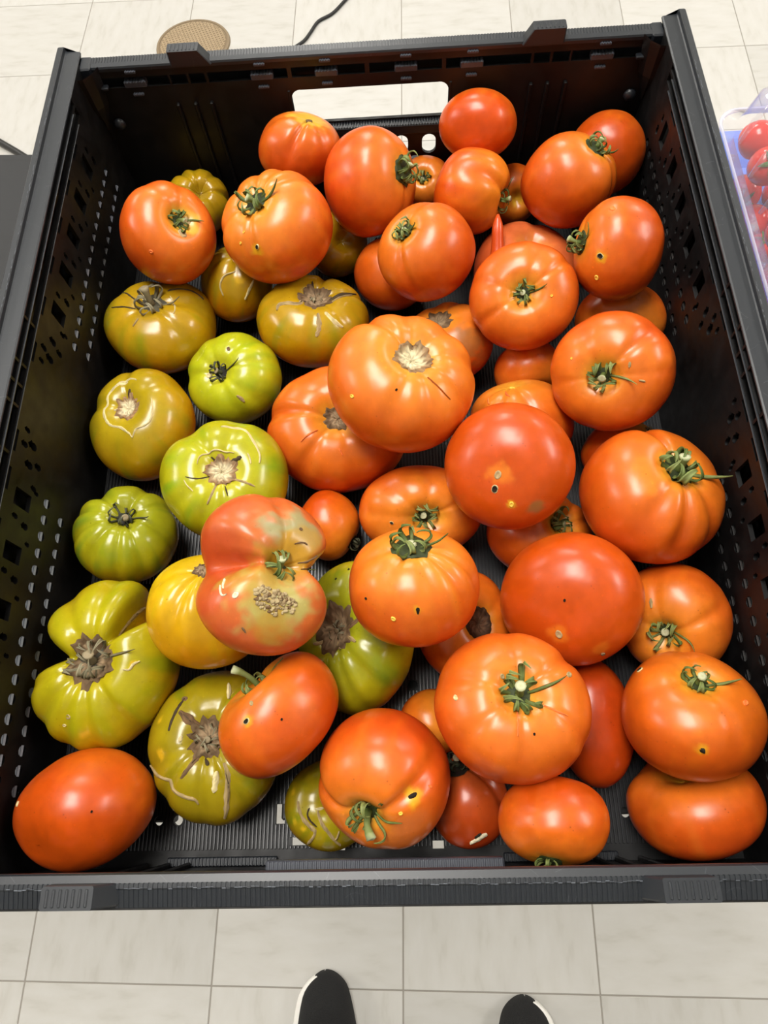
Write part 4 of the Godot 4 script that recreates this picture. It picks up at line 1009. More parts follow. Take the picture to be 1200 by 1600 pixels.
			add_sheet(lug, faces, true, [], false)
			for ring in [faces[0], faces[3]]:
				for t in [0, 1, 2, 0, 2, 3]: lug.add_vertex(ring[t])
			for k in 7: add_chamfered(lug, Vector3(minf(lx[0], lx[1]) + 0.0024 + k * (absf(lx[0] - lx[1]) - 0.0048) / 6.0, top + 0.0012, lz), Vector3(0.0012, 0.0008, 0.0062), 0.0003)
			lug.generate_normals()
			part("stacking_lug", lug.commit(), M.plastic_worn, o)
	# side walls
	for s in [-1, 1]:
		side_wall(o, s, top, bed, mid)

# The front or back rim: a flat band, a ridge, and an outer slope notched by fine ribs.
func end_lip(o: Node3D, top: float, z0: float, z1: float, ribs_from: float, ridge: float) -> void:
	var st := SurfaceTool.new()
	st.begin(Mesh.PRIMITIVE_TRIANGLES)
	var rows: Array = []
	var x := -0.1795
	var k := 0
	while x < 0.1800:
		for q in [[0.0, 0.0], [0.0011, 0.0], [0.0012, 1.0], [0.0018, 1.0]]:
			var d: float = q[1] * 0.00024
			var wob := 0.0
			var row := PackedVector3Array()
			var w := z1 - z0
			for pt in [[0.0, -0.0100], [0.0, -0.0080], [0.05, -0.0069], [ribs_from - 0.02, -0.0065], [ribs_from, -0.0065 - d], [ridge, -0.0066 - d], [ridge + 0.05, -0.0071 - d], [1.0, -0.0088 - d], [1.0, -0.0300]]:
				row.append(Vector3(x + q[0], top + pt[1] + wob, z0 + w * pt[0]))
			rows.append(row)
		x += 0.0019
		k += 1
	add_sheet(st, rows, false, [], false)
	st.generate_normals()
	part("rim", st.commit(), M.plastic_worn, o)

func side_wall(o: Node3D, s: int, top: float, bed: float, mid: float) -> void:
	var wx := s * (PX + 0.0012)
	var wy := (top - 0.004 + bed - 0.003) / 2
	var wall := slab("side_wall", o, Vector3(wx, wy, (FZ + NZ) / 2 + mid), Vector3(0.0024, top - 0.004 - bed + 0.003, NZ - FZ), M.plastic)
	var c := (FZ + NZ) / 2
	# two rows of long slots close under the rail
	var ends := [-0.445, -0.2790, -0.2525, -0.2405, -0.2285, -0.2020, -0.042]
	for k in ends.size() - 1:
		for r in 2:
			cutter(wall, Vector3(0, top - 0.0052 - 0.0072 * r - wy, (ends[k] + ends[k + 1]) / 2 - c - 0.0004 * r), Vector3(0.02, 0.0054, ends[k + 1] - ends[k] - 0.0016))
	for z in [-0.266, -0.2115, -0.297, -0.326, -0.356, -0.386, -0.416, -0.072, -0.102, -0.132, -0.162, -0.190]:
		cutter(wall, Vector3(0, top - 0.0186 - wy, z - c), Vector3(0.02, 0.0022, 0.0125))
	# square windows and the drop-shaped holes between them
	for m in [1, -1]:
		for k in 5:
			var z: float = -0.2435 + m * (0.0595 + 0.0292 * k)
			cutter(wall, Vector3(0, top - 0.0338 - wy, z - c), Vector3(0.02, 0.0150, 0.0095))
			drop(wall, Vector3(0, top - 0.0305 - wy, z + m * 0.0105 - c), 0.0021)
			drop(wall, Vector3(0, top - 0.0405 - wy, z + m * 0.0128 - c), 0.0026)
			drop(wall, Vector3(0, top - 0.0455 - wy, z - m * 0.0080 - c), 0.0018)
		for h in [[0.0305, 0.0270, 0.0025], [0.0395, 0.0342, 0.0030], [0.0500, 0.0420, 0.0022], [0.0220, 0.0270, 0.0021], [0.0280, 0.0345, 0.0032], [0.0370, 0.0425, 0.0026]]:
			drop(wall, Vector3(0, top - h[1] - wy, -0.2435 + m * h[0] - c), h[2])
	# two rows of louvred holes low in the wall
	for m in [1, -1]:
		for k in 16:
			for r in 2:
				var z: float = -0.2435 + m * (0.0525 + 0.00965 * k + (0.0 if r == 0 else 0.0046))
				var y := top - (0.0565 if r == 0 else 0.0738)
				round_cutter(wall, Vector3(0, y - wy, z - c), 0.0029, 0.02, 0, 10, Vector3(1.16, 1.0, 1.0))
				var lv := part("louvre", louvre_mesh, M.louvre if s < 0 else M.plastic, o, Vector3(s * 0.1889, y + 0.0006, z + mid))  # left louvres coloured as if catching light, right ones plain black plastic
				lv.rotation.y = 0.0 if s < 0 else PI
	# closed outer skin, so that the holes read as pockets
	part("outer_panel", chamfered(Vector3(0.0010, top - bed - 0.012, NZ - FZ - 0.01), 0.0002), M.plastic, o, Vector3(s * 0.1955, (top + bed) / 2 - 0.008, c + mid))
	part("bottom_edge", chamfered(Vector3(0.0100, 0.0016, NZ - FZ - 0.01), 0.0003), M.plastic, o, Vector3(s * 0.1910, bed - 0.0012, c + mid))
	# top rail: thin raised outer edge, step down, flat band, inner lip
	var rows: Array = []
	var prof := [[0.1862, -0.0046], [0.1864, -0.0040], [0.1872, -0.0036], [0.1950, -0.0030], [0.1957, -0.0026], [0.1961, -0.0006], [0.1966, 0.0], [0.1994, 0.0], [0.2, -0.0006], [0.2, -0.0300], [0.1990, -0.0300], [0.1988, -0.0050]]
	for z in [RZ, RZ + 0.0012, -0.36, -0.24, -0.12, -0.0012, 0.0]:
		var row := PackedVector3Array()
		var sh := 0.0004 if z == RZ or z == 0.0 else 0.0
		for p in prof: row.append(Vector3(s * (p[0] - sh * (1 if p[0] > 0.193 else -1)), top + p[1] - sh, z + mid))
		rows.append(row)
	var st := SurfaceTool.new()
	st.begin(Mesh.PRIMITIVE_TRIANGLES)
	add_sheet(st, rows, true, [], false)
	for row in [rows[0], rows[rows.size() - 1]]:
		for k in range(1, row.size() - 1):
			for t in [0, k, k + 1]: st.add_vertex(row[t])
	st.generate_normals()
	part("side_rail", st.commit(), M.plastic_worn, o)
	scuff_line(o, Vector3(s * 0.1966, top, mid - 0.44), Vector3(s * 0.1966, top, mid - 0.06))
	# two thin beads along the slots
	for y in [0.0088, 0.0160]: part("bead", chamfered(Vector3(0.0010, 0.0008, 0.395), 0.0002), M.plastic_worn, o, Vector3(s * (PX - 0.0003), top - y, c + mid))
	# corner gussets and hinge knobs at both ends
	for e in [-1, 1]:
		var z_in: float = (FZ if e < 0 else NZ) + mid
		var g: Array = []
		for q in [[0.0, 0.0], [0.3, 0.9], [0.75, 1.0], [1.0, 0.0]]:
			var row := PackedVector3Array()
			for y in [-0.0060, -0.0072, -0.0300, -0.0420, -0.050]:
				var fade := clampf((0.052 + y) / 0.03, 0.15, 1.0)
				row.append(Vector3(s * (PX - 0.0115 * q[0] * fade), top + y, z_in - e * (0.0008 + 0.0100 * (1.0 - q[0]) * 1.2 * fade + 0.0035 * q[1] * fade)))
			g.append(row)
		part("gusset", sheet(g, false, [], false), M.plastic, o)
		var knob: Array = []
		for j in 7:
			var a := PI / 2 * j / 6
			var row := PackedVector3Array()
			for i in 14: row.append(Vector3(0.0042 * sin(a) * cos(TAU * i / 14), 0.0042 * sin(a) * sin(TAU * i / 14), -e * 0.0034 * cos(a)))
			knob.append(row)
		part("knob", sheet(knob, true), M.plastic_worn, o, Vector3(s * 0.1765, top - 0.0465, z_in - e * 0.0010))
		part("latch", chamfered(Vector3(0.0085, 0.0022, 0.0042), 0.0006), M.plastic_worn, o, Vector3(s * 0.1770, top - 0.0195, z_in - e * 0.0018))

var louvre_mesh: ArrayMesh

# A ragged pale line where an edge has been scraped.
func scuff_line(o: Node3D, a: Vector3, b: Vector3) -> void:
	rng.seed = int(absf(a.x) * 9000.0) + int(absf(a.z) * 7000.0)
	var st := SurfaceTool.new()
	st.begin(Mesh.PRIMITIVE_TRIANGLES)
	var n := int(a.distance_to(b) / 0.0016)
	var side := (b - a).normalized().cross(Vector3.UP)
	for k in n:
		if rng.randf() < 0.38: continue
		var p := a.lerp(b, float(k) / n)
		var w := rng.randf_range(0.00010, 0.00042)
		add_chamfered(st, p + side * rng.randf_range(-0.0004, 0.0004), Vector3(w if absf(side.x) > 0.5 else 0.0016, 0.0002, 0.0016 if absf(side.x) > 0.5 else w), 0.0001)
	st.generate_normals()
	var m := part("scuff", st.commit(), M.scuff, o)
	m.set_meta("kind", "stuff")
	m.set_meta("label", "pale scraped edge")

func make_louvre() -> void:
	var st := SurfaceTool.new()
	st.begin(Mesh.PRIMITIVE_TRIANGLES)
	var tilt := Basis(Vector3(0, 0, 1), -0.62)
	add_chamfered(st, Vector3.ZERO, Vector3(0.0066, 0.0008, 0.0066), 0.0002, tilt)
	for k in 4: add_chamfered(st, tilt * Vector3(-0.0020 + 0.0014 * k, 0.0006, 0), Vector3(0.0006, 0.0005, 0.0060), 0.00015, tilt)
	st.generate_normals()
	louvre_mesh = st.commit()

func drop(wall: Node, at: Vector3, r: float) -> void:
	round_cutter(wall, at, r, 0.02, 0, 8, Vector3(1.0, 1.0, 0.75))
	var c := CSGBox3D.new()
	c.name = "cut"
	c.operation = CSGShape3D.OPERATION_SUBTRACTION
	c.size = Vector3(0.02, r * 1.25, r * 1.25)
	c.material = M.plastic
	wall.add_child(c, true)
	c.position = at + Vector3(0, r * 0.95, -r * 0.1)
	c.rotation.x = PI / 4
	c.scale = Vector3(1, 1, 0.8)

# ------------------------------------------------------------------ surroundings

func room() -> void:
	structure("floor", box(Vector3(9.6, 0.2, 9.6)), M.grout, Vector3(0, -0.1009, -1.0))
	var floor_node := get_node("floor")
	var tile := chamfered(Vector3(0.3048 - 0.0022, 0.0016, 0.3048 - 0.0022), 0.0006)
	var turn := -0.0267
	rng.seed = 11
	for i in range(-7, 7):
		for j in range(-3, 12):
			var p := Vector3(-0.0122 + (i + 0.5) * 0.3048, 0, 0.2626 - (j + 0.5) * 0.3048).rotated(Vector3.UP, turn)
			if absf(p.x) > 2.1: continue
			var t := part("tile", tile, M.tiles[rng.randi() % M.tiles.size()], floor_node, p - floor_node.position + Vector3(0, -0.0008, 0))
			t.rotation.y = turn + (PI / 2 if (i + j) % 2 else 0.0)
	# the rest of the tiled floor, far outside the picture
	var spots: Array = []
	for i in range(-17, 17):
		for j in range(-13, 18):
			var p := Vector3(-0.0122 + (i + 0.5) * 0.3048, 0, 0.2626 - (j + 0.5) * 0.3048).rotated(Vector3.UP, turn)
			if absf(p.x) > 4.4 or p.z > 3.4 or p.z < -5.4: continue
			if i >= -7 and i < 7 and j >= -3 and j < 12 and absf(p.x) <= 2.1: continue
			spots.append(Transform3D(Basis(Vector3.UP, turn), p - floor_node.position + Vector3(0, -0.0008, 0)))
	var field := MultiMesh.new()
	field.transform_format = MultiMesh.TRANSFORM_3D
	field.mesh = tile
	field.instance_count = spots.size()
	for k in spots.size(): field.set_instance_transform(k, spots[k])
	var far_tiles := MultiMeshInstance3D.new()
	far_tiles.name = "outer_tiles"
	far_tiles.multimesh = field
	far_tiles.material_override = M.tiles[0]
	far_tiles.set_meta("kind", "stuff")
	floor_node.add_child(far_tiles, true)
	structure("ceiling", box(Vector3(9.6, 0.2, 9.6)), M.ceiling, Vector3(0, 3.1, -1.0))
	structure("wall_left", box(Vector3(0.2, 3.0, 9.6)), M.wall, Vector3(-4.7, 1.5, -1.0))
	structure("wall_right", box(Vector3(0.2, 3.0, 9.6)), M.wall, Vector3(4.7, 1.5, -1.0))
	structure("wall_back", box(Vector3(9.2, 3.0, 0.2)), M.wall, Vector3(0, 1.5, -5.7))
	structure("wall_front", box(Vector3(9.2, 3.0, 0.2)), M.wall, Vector3(0, 1.5, 3.7))
	for n in [["left", Vector3(0.012, 0.1, 9.19), Vector3(-4.594, 0.05, -1.0)], ["right", Vector3(0.012, 0.1, 9.19), Vector3(4.594, 0.05, -1.0)], ["back", Vector3(9.17, 0.1, 0.012), Vector3(0, 0.05, -5.594)], ["front", Vector3(9.17, 0.1, 0.012), Vector3(0, 0.05, 3.594)]]:
		structure("baseboard_" + n[0], chamfered(n[1], 0.003), M.baseboard, n[2])

func table() -> void:
	var o := thing("table", Vector3(-0.02, 0, -0.3035), "matte black table whose top shows beside the crate's left rail", "table", "", -0.074)
	part("tabletop", chamfered(Vector3(1.5, 0.028, 0.463), 0.003), M.black_top, o, Vector3(0, DECK - 0.014, 0))
	for s in [[-1, -1], [-1, 1], [1, -1], [1, 1]]:
		part("leg", chamfered(Vector3(0.04, DECK - 0.028, 0.04), 0.004), M.black_top, o, Vector3(0.68 * s[0], (DECK - 0.028) / 2, 0.15 * s[1] - 0.03))
	for s in [-1, 1]: part("stretcher", chamfered(Vector3(1.32, 0.04, 0.02), 0.003), M.black_top, o, Vector3(0, DECK - 0.06, 0.15 * s - 0.03))

func rounded_ring(hx: float, hz: float, r: float, y: float, n := 6) -> PackedVector3Array:
	var ring := PackedVector3Array()
	for c in [[1, 1, 0.0], [-1, 1, PI / 2], [-1, -1, PI], [1, -1, PI * 1.5]]:
		for k in n + 1:
			var a: float = c[2] + PI / 2 * k / n
			ring.append(Vector3((hx - r) * c[0] + r * cos(a), y, (hz - r) * c[1] + r * sin(a)))
	return ring

func tube_ring(ring: PackedVector3Array, r: float) -> ArrayMesh:
	var rows: Array = []
	var n := ring.size()
	for i in n + 1:
		var p := ring[i % n]
		var out := Vector3(p.x, 0, p.z).normalized()
		var row := PackedVector3Array()
		for k in 8: row.append(p + (out * cos(TAU * k / 8) + Vector3.UP * sin(TAU * k / 8)) * r)
		rows.append(row)
	return sheet(rows, true)

func punnet() -> void:
	# blue tray under the punnet
	var turn := 0.0
	var at := Vector3(0.3285, DECK, -0.355)
	var tray := thing("tray", at, "light blue plastic tray under the clear punnet, right of the crate", "tray", "", turn)
	var rows: Array = []
	for q in [[0.0, 0.0, 0.004], [0.078, 0.136, 0.0035], [0.084, 0.156, 0.014], [0.088, 0.163, 0.015], [0.089, 0.164, 0.013], [0.086, 0.160, 0.011], [0.080, 0.140, 0.0], [0.0, 0.0, 0.0]]:
		rows.append(rounded_ring(maxf(q[0], 0.0101), maxf(q[1], 0.0101), 0.010, q[2]))
	part("pan", sheet(rows, true, [], false), M.blue, tray)
	var box_ := thing("punnet", at + Vector3(0, 0.0045, 0), "clear hinged plastic punnet of cherry tomatoes on a blue tray", "punnet", "", turn)
	var low: Array = []
	for q in [[0.03, 0.06, 0.0], [0.062, 0.112, 0.0005], [0.066, 0.116, 0.004], [0.072, 0.122, 0.050], [0.0805, 0.1305, 0.0515], [0.081, 0.131, 0.0535]]:
		low.append(rounded_ring(q[0], q[1], 0.016, q[2]))
	part("base", sheet(low, true), M.clear, box_)
	var lid: Array = []
	for q in [[0.081, 0.131, 0.0545], [0.0795, 0.1295, 0.0565], [0.0725, 0.1225, 0.058], [0.069, 0.119, 0.081], [0.064, 0.114, 0.085], [0.055, 0.105, 0.0855], [0.053, 0.103, 0.0835], [0.012, 0.012, 0.0838]]:
		lid.append(rounded_ring(q[0], q[1], 0.012, q[2]))
	part("lid", sheet(lid, true), M.clear, box_)
	part("flange", tube_ring(rounded_ring(0.0812, 0.1312, 0.016, 0.0545), 0.0016), M.clear_edge, box_)
	part("lid_edge", tube_ring(rounded_ring(0.0645, 0.1145, 0.012, 0.0845), 0.0010), M.clear_edge, box_)
	# moulded ribs down the long sides and a hinge tab at the far end
	for s in [-1, 1]:
		for k in 7:
			var z := -0.096 + 0.032 * k
			part("moulded_rib", tube([Vector3(s * 0.0735, 0.046, z), Vector3(s * 0.0690, 0.020, z), Vector3(s * 0.0675, 0.004, z)], [0.0022, 0.0024, 0.0012], 8), M.clear, box_)
			part("moulded_rib", tube([Vector3(s * 0.0735, 0.0575, z), Vector3(s * 0.0706, 0.074, z), Vector3(s * 0.0660, 0.084, z)], [0.0014, 0.0022, 0.0012], 8), M.clear, box_)
	var tab: Array = []
	for q in [[0.038, -0.130, 0.0540], [0.036, -0.146, 0.0580], [0.030, -0.158, 0.0640], [0.028, -0.159, 0.0640]]:
		tab.append(PackedVector3Array([Vector3(-q[0], q[2], q[1]), Vector3(-q[0] * 0.3, q[2] + 0.001, q[1]), Vector3(q[0] * 0.3, q[2] + 0.001, q[1]), Vector3(q[0], q[2], q[1])]))
	part("hinge_tab", sheet(tab), M.clear, box_)
	# the cherry tomatoes inside: three columns of seven
	rng.seed = 404
	var frame := Transform3D(Basis(Vector3.UP, turn), at)
	var n := 0
	for layer in 2:
		for i in 5:
			for j in 8:
				if layer == 1 and (i + 2 * j) % 9 == 4: continue
				var r := rng.randf_range(0.0112, 0.0128)
				var x := -0.0520 + 0.0260 * i if layer == 0 else -0.0562 + 0.0281 * i
				var p := Vector3(x + rng.randf_range(-0.0007, 0.0007), (0.0056 + r) if layer == 0 else 0.0555 + rng.randf_range(-0.002, 0.005), (-0.094 if layer == 0 else -0.1070) + (0.0268 if layer == 0 else 0.0290) * j + rng.randf_range(-0.0006, 0.0006))
				cherry(frame * p, r, rng.randi() % 5, n, layer, i, j)
				n += 1

var cherry_proto: Node3D

func cherry(at: Vector3, r: float, way: int, n: int, layer: int, i: int, j: int) -> void:
	var first := cherry_proto == null
	if first:
		cherry_proto = Node3D.new()
		cherry_proto.name = "cherry_tomato"
		var rows: Array = []
		for k in 15:
			var th := PI * k / 14.0
			var row := PackedVector3Array()
			for m in 22:
				var a := TAU * m / 22.0
				row.append(Vector3(sin(th) * cos(a), cos(th) * 0.96 - 0.10 * exp(-pow(th / 0.3, 2.0)), sin(th) * sin(a)) * (1.0 + 0.05 * pow(sin(2.0 * th), 2.0)))
			rows.append(row)
		part("fruit", sheet(rows, true), M.cherry, cherry_proto)
		var st := SurfaceTool.new()
		st.begin(Mesh.PRIMITIVE_TRIANGLES)
		for k in 5:
			var a := TAU * k / 5.0 + 0.2
			var d := Vector3(cos(a), 0, sin(a))
			var s := Vector3(-sin(a), 0, cos(a))
			var leafy: Array = []
			for q in [[0.05, 0.88, 0.10], [0.25, 0.99, 0.13], [0.5, 0.99, 0.09], [0.72, 0.92, 0.01]]:
				leafy.append(PackedVector3Array([d * q[0] + s * q[2] + Vector3.UP * q[1], d * q[0] + Vector3.UP * (q[1] + 0.03), d * q[0] - s * q[2] + Vector3.UP * q[1]]))
			add_sheet(st, leafy)
		st.generate_normals()
		part("calyx", st.commit(), M.sepal, cherry_proto)
	var o: Node3D = cherry_proto if first else cherry_proto.duplicate()
	o.name = numbered("cherry_tomato")
	add_child(o)
	o.position = at
	o.scale = Vector3.ONE * r
	var tilt: float = [0.0, 0.7, 1.3, 2.2, 1.0][way]
	o.rotation = Vector3(tilt, rng.randf() * TAU, 0)
	var nth := ["first", "second", "third", "fourth", "fifth", "sixth", "seventh", "eighth"]
	tag(o, "cherry tomato, punnet %s layer, %s from the crate, %s from far end" % [["bottom", "top"][layer], nth[i], nth[j]], "cherry tomato", "cherry tomatoes in the punnet")

func floor_things() -> void:
	# round tan cover set in the floor
	var o := thing("floor_cover", Vector3(-0.547, 0, -1.985), "round tan textured cover plate on the floor behind the crate's back left lug", "floor cover")
	var rows: Array = []
	for q in [[0.0, 0.0040], [0.093, 0.0040], [0.0945, 0.0028], [0.0965, 0.0028], [0.0975, 0.0044], [0.1035, 0.0040], [0.1055, 0.0]]:
		var row := PackedVector3Array()
		for i in 56: row.append(Vector3(q[0] * cos(TAU * i / 56), q[1], q[0] * sin(TAU * i / 56)))
		rows.append(row)
	part("plate", sheet(rows, true, [], false), M.tan_metal, o)
	var st := SurfaceTool.new()
	st.begin(Mesh.PRIMITIVE_TRIANGLES)
	for dirn in 2:
		var k := -0.088
		while k < 0.0885:
			var half := sqrt(maxf(0.0, 0.0915 * 0.0915 - k * k))
			var turn := Basis(Vector3.UP, 0.35 + PI / 2 * dirn)
			if half > 0.004: add_chamfered(st, turn * Vector3(0, 0.0044, k), Vector3(2.0 * half, 0.0012, 0.0038), 0.0004, turn)
			k += 0.0088
	st.generate_normals()
	var grid := part("knurling", st.commit(), M.tan_ridge, o)
	grid.set_meta("kind", "stuff")
	# black cables on the floor
	cable("thin black cable running in an S over the floor behind the crate", [Vector3(0.079, 0.000, -2.465), Vector3(0.007, 0.000, -2.305), Vector3(-0.056, 0.000, -2.211), Vector3(-0.106, 0.000, -2.147), Vector3(-0.152, 0.000, -2.078), Vector3(-0.193, 0.000, -2.046), Vector3(-0.214, 0.000, -2.002), Vector3(-0.233, 0.000, -1.966), Vector3(-0.266, 0.000, -1.935), Vector3(-0.309, 0.000, -1.887)], 0.0042)
	cable("thick black cable on the floor at the far left, beyond the table", [Vector3(-1.552, 0.000, -1.852), Vector3(-1.295, 0.000, -1.781), Vector3(-1.115, 0.000, -1.696), Vector3(-1.033, 0.000, -1.635), Vector3(-0.982, 0.000, -1.597), Vector3(-0.929, 0.000, -1.556), Vector3(-0.875, 0.000, -1.519)], 0.0085)

func cable(label: String, points: Array, r: float) -> void:
	var curve := Curve3D.new()
	var n := points.size()
	for i in n:
		var t: Vector3 = (points[min(i + 1, n - 1)] - points[max(i - 1, 0)]) / 6.0
		curve.add_point(points[i] + Vector3(0, r, 0), -t, t)
	curve.bake_interval = 0.015
	var pts: Array = Array(curve.get_baked_points())
	var rad: Array = []
	for p in pts: rad.append(r)
	var o := part("cable", tube(pts, rad, 10), M.cable, self)
	tag(o, label, "cable")

# A slip-on trainer: white sole, black knitted upper, dark opening, laces.
func shoe(at: Vector3, turn: float, mirror: float, label: String) -> void:
	var o := thing("shoe", at, label, "shoe", "", turn)
	var outline := func(t: float, grow: float) -> Array:      # [left x, right x] at t along the shoe from toe to heel
		var w := 0.05 * pow(sin(PI * clampf(0.06 + t * 0.88, 0.0, 1.0)), 0.42) * (1.0 - 0.22 * smoothstep(0.35, 0.7, t) * (1.0 - smoothstep(0.8, 1.0, t) * 0.4))
		if t < 0.1: w *= sqrt(maxf(0.0, 1.0 - pow(1.0 - t / 0.1, 2.0))) * 0.97 + 0.03
		if t > 0.94: w *= sqrt(maxf(0.0, 1.0 - pow((t - 0.94) / 0.06, 2.0))) * 0.9 + 0.1
		var mid := 0.006 * mirror * sin(PI * t)
		return [mid - w - grow * (1.0 if mirror < 0 else -0.3), mid + w + grow * (1.0 if mirror > 0 else -0.3)]
	var long := 0.285
	var ts: Array = []
	for k in 40: ts.append(0.5 - 0.5 * cos(PI * k / 39.0))
	var sole: Array = []
	for t in ts:
		var e: Array = outline.call(t, 0.008)
		var z: float = t * long - 0.001
		var up := 0.004 * pow(1.0 - t, 6.0)
		sole.append(PackedVector3Array([Vector3(e[0] + 0.003, up, z), Vector3(e[0], 0.005 + up, z), Vector3(e[0] + 0.0005, 0.022 + up, z), Vector3(e[0] + 0.004, 0.0255 + up, z), Vector3(e[1] - 0.004, 0.0255 + up, z), Vector3(e[1] - 0.0005, 0.022 + up, z), Vector3(e[1], 0.005 + up, z), Vector3(e[1] - 0.003, up, z)]))
	part("sole", sheet(sole, true), M.sole, o)
	var upper: Array = []
	for t in ts:
		var e: Array = outline.call(t, 0.0)
		var h := 0.022 + 0.034 * sqrt(clampf(t / 0.16, 0.0, 1.0)) + 0.055 * smoothstep(0.25, 0.62, t) + 0.012 * smoothstep(0.8, 1.0, t)
		if t > 0.985: h *= 0.9
		var cx: float = (e[0] + e[1]) / 2.0
		var hw: float = (e[1] - e[0]) / 2.0
		var row := PackedVector3Array()
		for i in 21:
			var a := PI * i / 20.0
			var px := cx - hw * signf(cos(a)) * pow(absf(cos(a)), 0.8)
			var py := 0.012 + (h - 0.012) * pow(sin(a), 0.75)
			# the opening for the foot
			var inside := smoothstep(0.52, 0.58, t) * (1.0 - smoothstep(0.92, 0.96, t)) * (1.0 - smoothstep(0.55, 0.72, absf(cos(a))))
			row.append(Vector3(px, py - 0.05 * inside, t * (long + 0.005) - 0.005))
		upper.append(row)
	part("upper", sheet(upper), M.knit, o)
	for k in 4:
		var z := 0.10 + 0.014 * k
		var y := 0.0665 + 0.0068 * k
		part("lace", tube([Vector3(-0.024, y - 0.008, z), Vector3(-0.010, y + 0.001, z + 0.003), Vector3(0.010, y + 0.001, z + 0.003), Vector3(0.024, y - 0.008, z)], [0.0022, 0.0024, 0.0024, 0.0022], 8), M.lace, o)

# ------------------------------------------------------------------ materials

func crosshatch() -> ImageTexture:
	rng.seed = 9
	var im := Image.create(512, 512, false, Image.FORMAT_RGB8)
	im.fill(Color(1, 1, 1))
	for k in 260:
		var y := rng.randi() % 512
		var x := rng.randi() % 512
		var w := rng.randi_range(20, 160)
		var v := rng.randf_range(0.86, 0.98)
		im.fill_rect(Rect2i(x, y, w, rng.randi_range(1, 2)), Color(v, v, v * 0.99))
	return ImageTexture.create_from_image(im)

# Worn plastic: pale scuffs over black.
func scuffs() -> ImageTexture:
	rng.seed = 21
	var im := Image.create(1024, 1024, false, Image.FORMAT_RGB8)
	im.fill(Color(0.12, 0.135, 0.16))
	for k in 420:
		var p := Vector2(rng.randf() * 1024, rng.randf() * 1024)
		var d := Vector2.from_angle(rng.randf() * TAU)
		var bend := rng.randf_range(-0.03, 0.03)
		var v := rng.randf_range(0.16, 0.40) * (0.7 if k % 3 else 1.2)
		for s in rng.randi_range(8, 60):
			var q := Vector2i(int(fposmod(p.x, 1024)), int(fposmod(p.y, 1024)))
			im.set_pixel(q.x, q.y, im.get_pixel(q.x, q.y).lerp(Color(v, v * 1.01, v * 1.04), 0.7))
			p += d
			d = d.rotated(bend)
	return ImageTexture.create_from_image(im)

# Skin print: faint mottling and sparse tiny pores, pale or dark.
func speckles() -> ImageTexture:
	rng.seed = 33
	var n := FastNoiseLite.new()
	n.frequency = 0.03
	n.fractal_octaves = 3
	n.seed = 5
	var im := Image.create(512, 512, false, Image.FORMAT_RGB8)
	var soft := n.get_seamless_image(512, 512)
	for y in 512:
		for x in 512:
			var v := 0.87 + 0.09 * soft.get_pixel(x, y).r + rng.randf_range(-0.015, 0.015)
			im.set_pixel(x, y, Color(v, v, v))
	for k in 150:
		var c := Vector2(rng.randf() * 512, rng.randf() * 512)
		var pale := k % 5 > 0
		var r := rng.randf_range(0.9, 2.6) if pale else rng.randf_range(0.8, 1.5)
		for dy in range(-3, 4):
			for dx in range(-3, 4):
				var a := clampf(r + 0.5 - Vector2(dx, dy).length(), 0.0, 1.0) * (0.85 if pale else 0.6)
				if a > 0.0:
					var q := Vector2i(posmod(int(c.x) + dx, 512), posmod(int(c.y) + dy, 512))
					im.set_pixel(q.x, q.y, im.get_pixel(q.x, q.y).lerp(Color(1, 1, 1) if pale else Color(0.45, 0.42, 0.4), a))
	return ImageTexture.create_from_image(im)

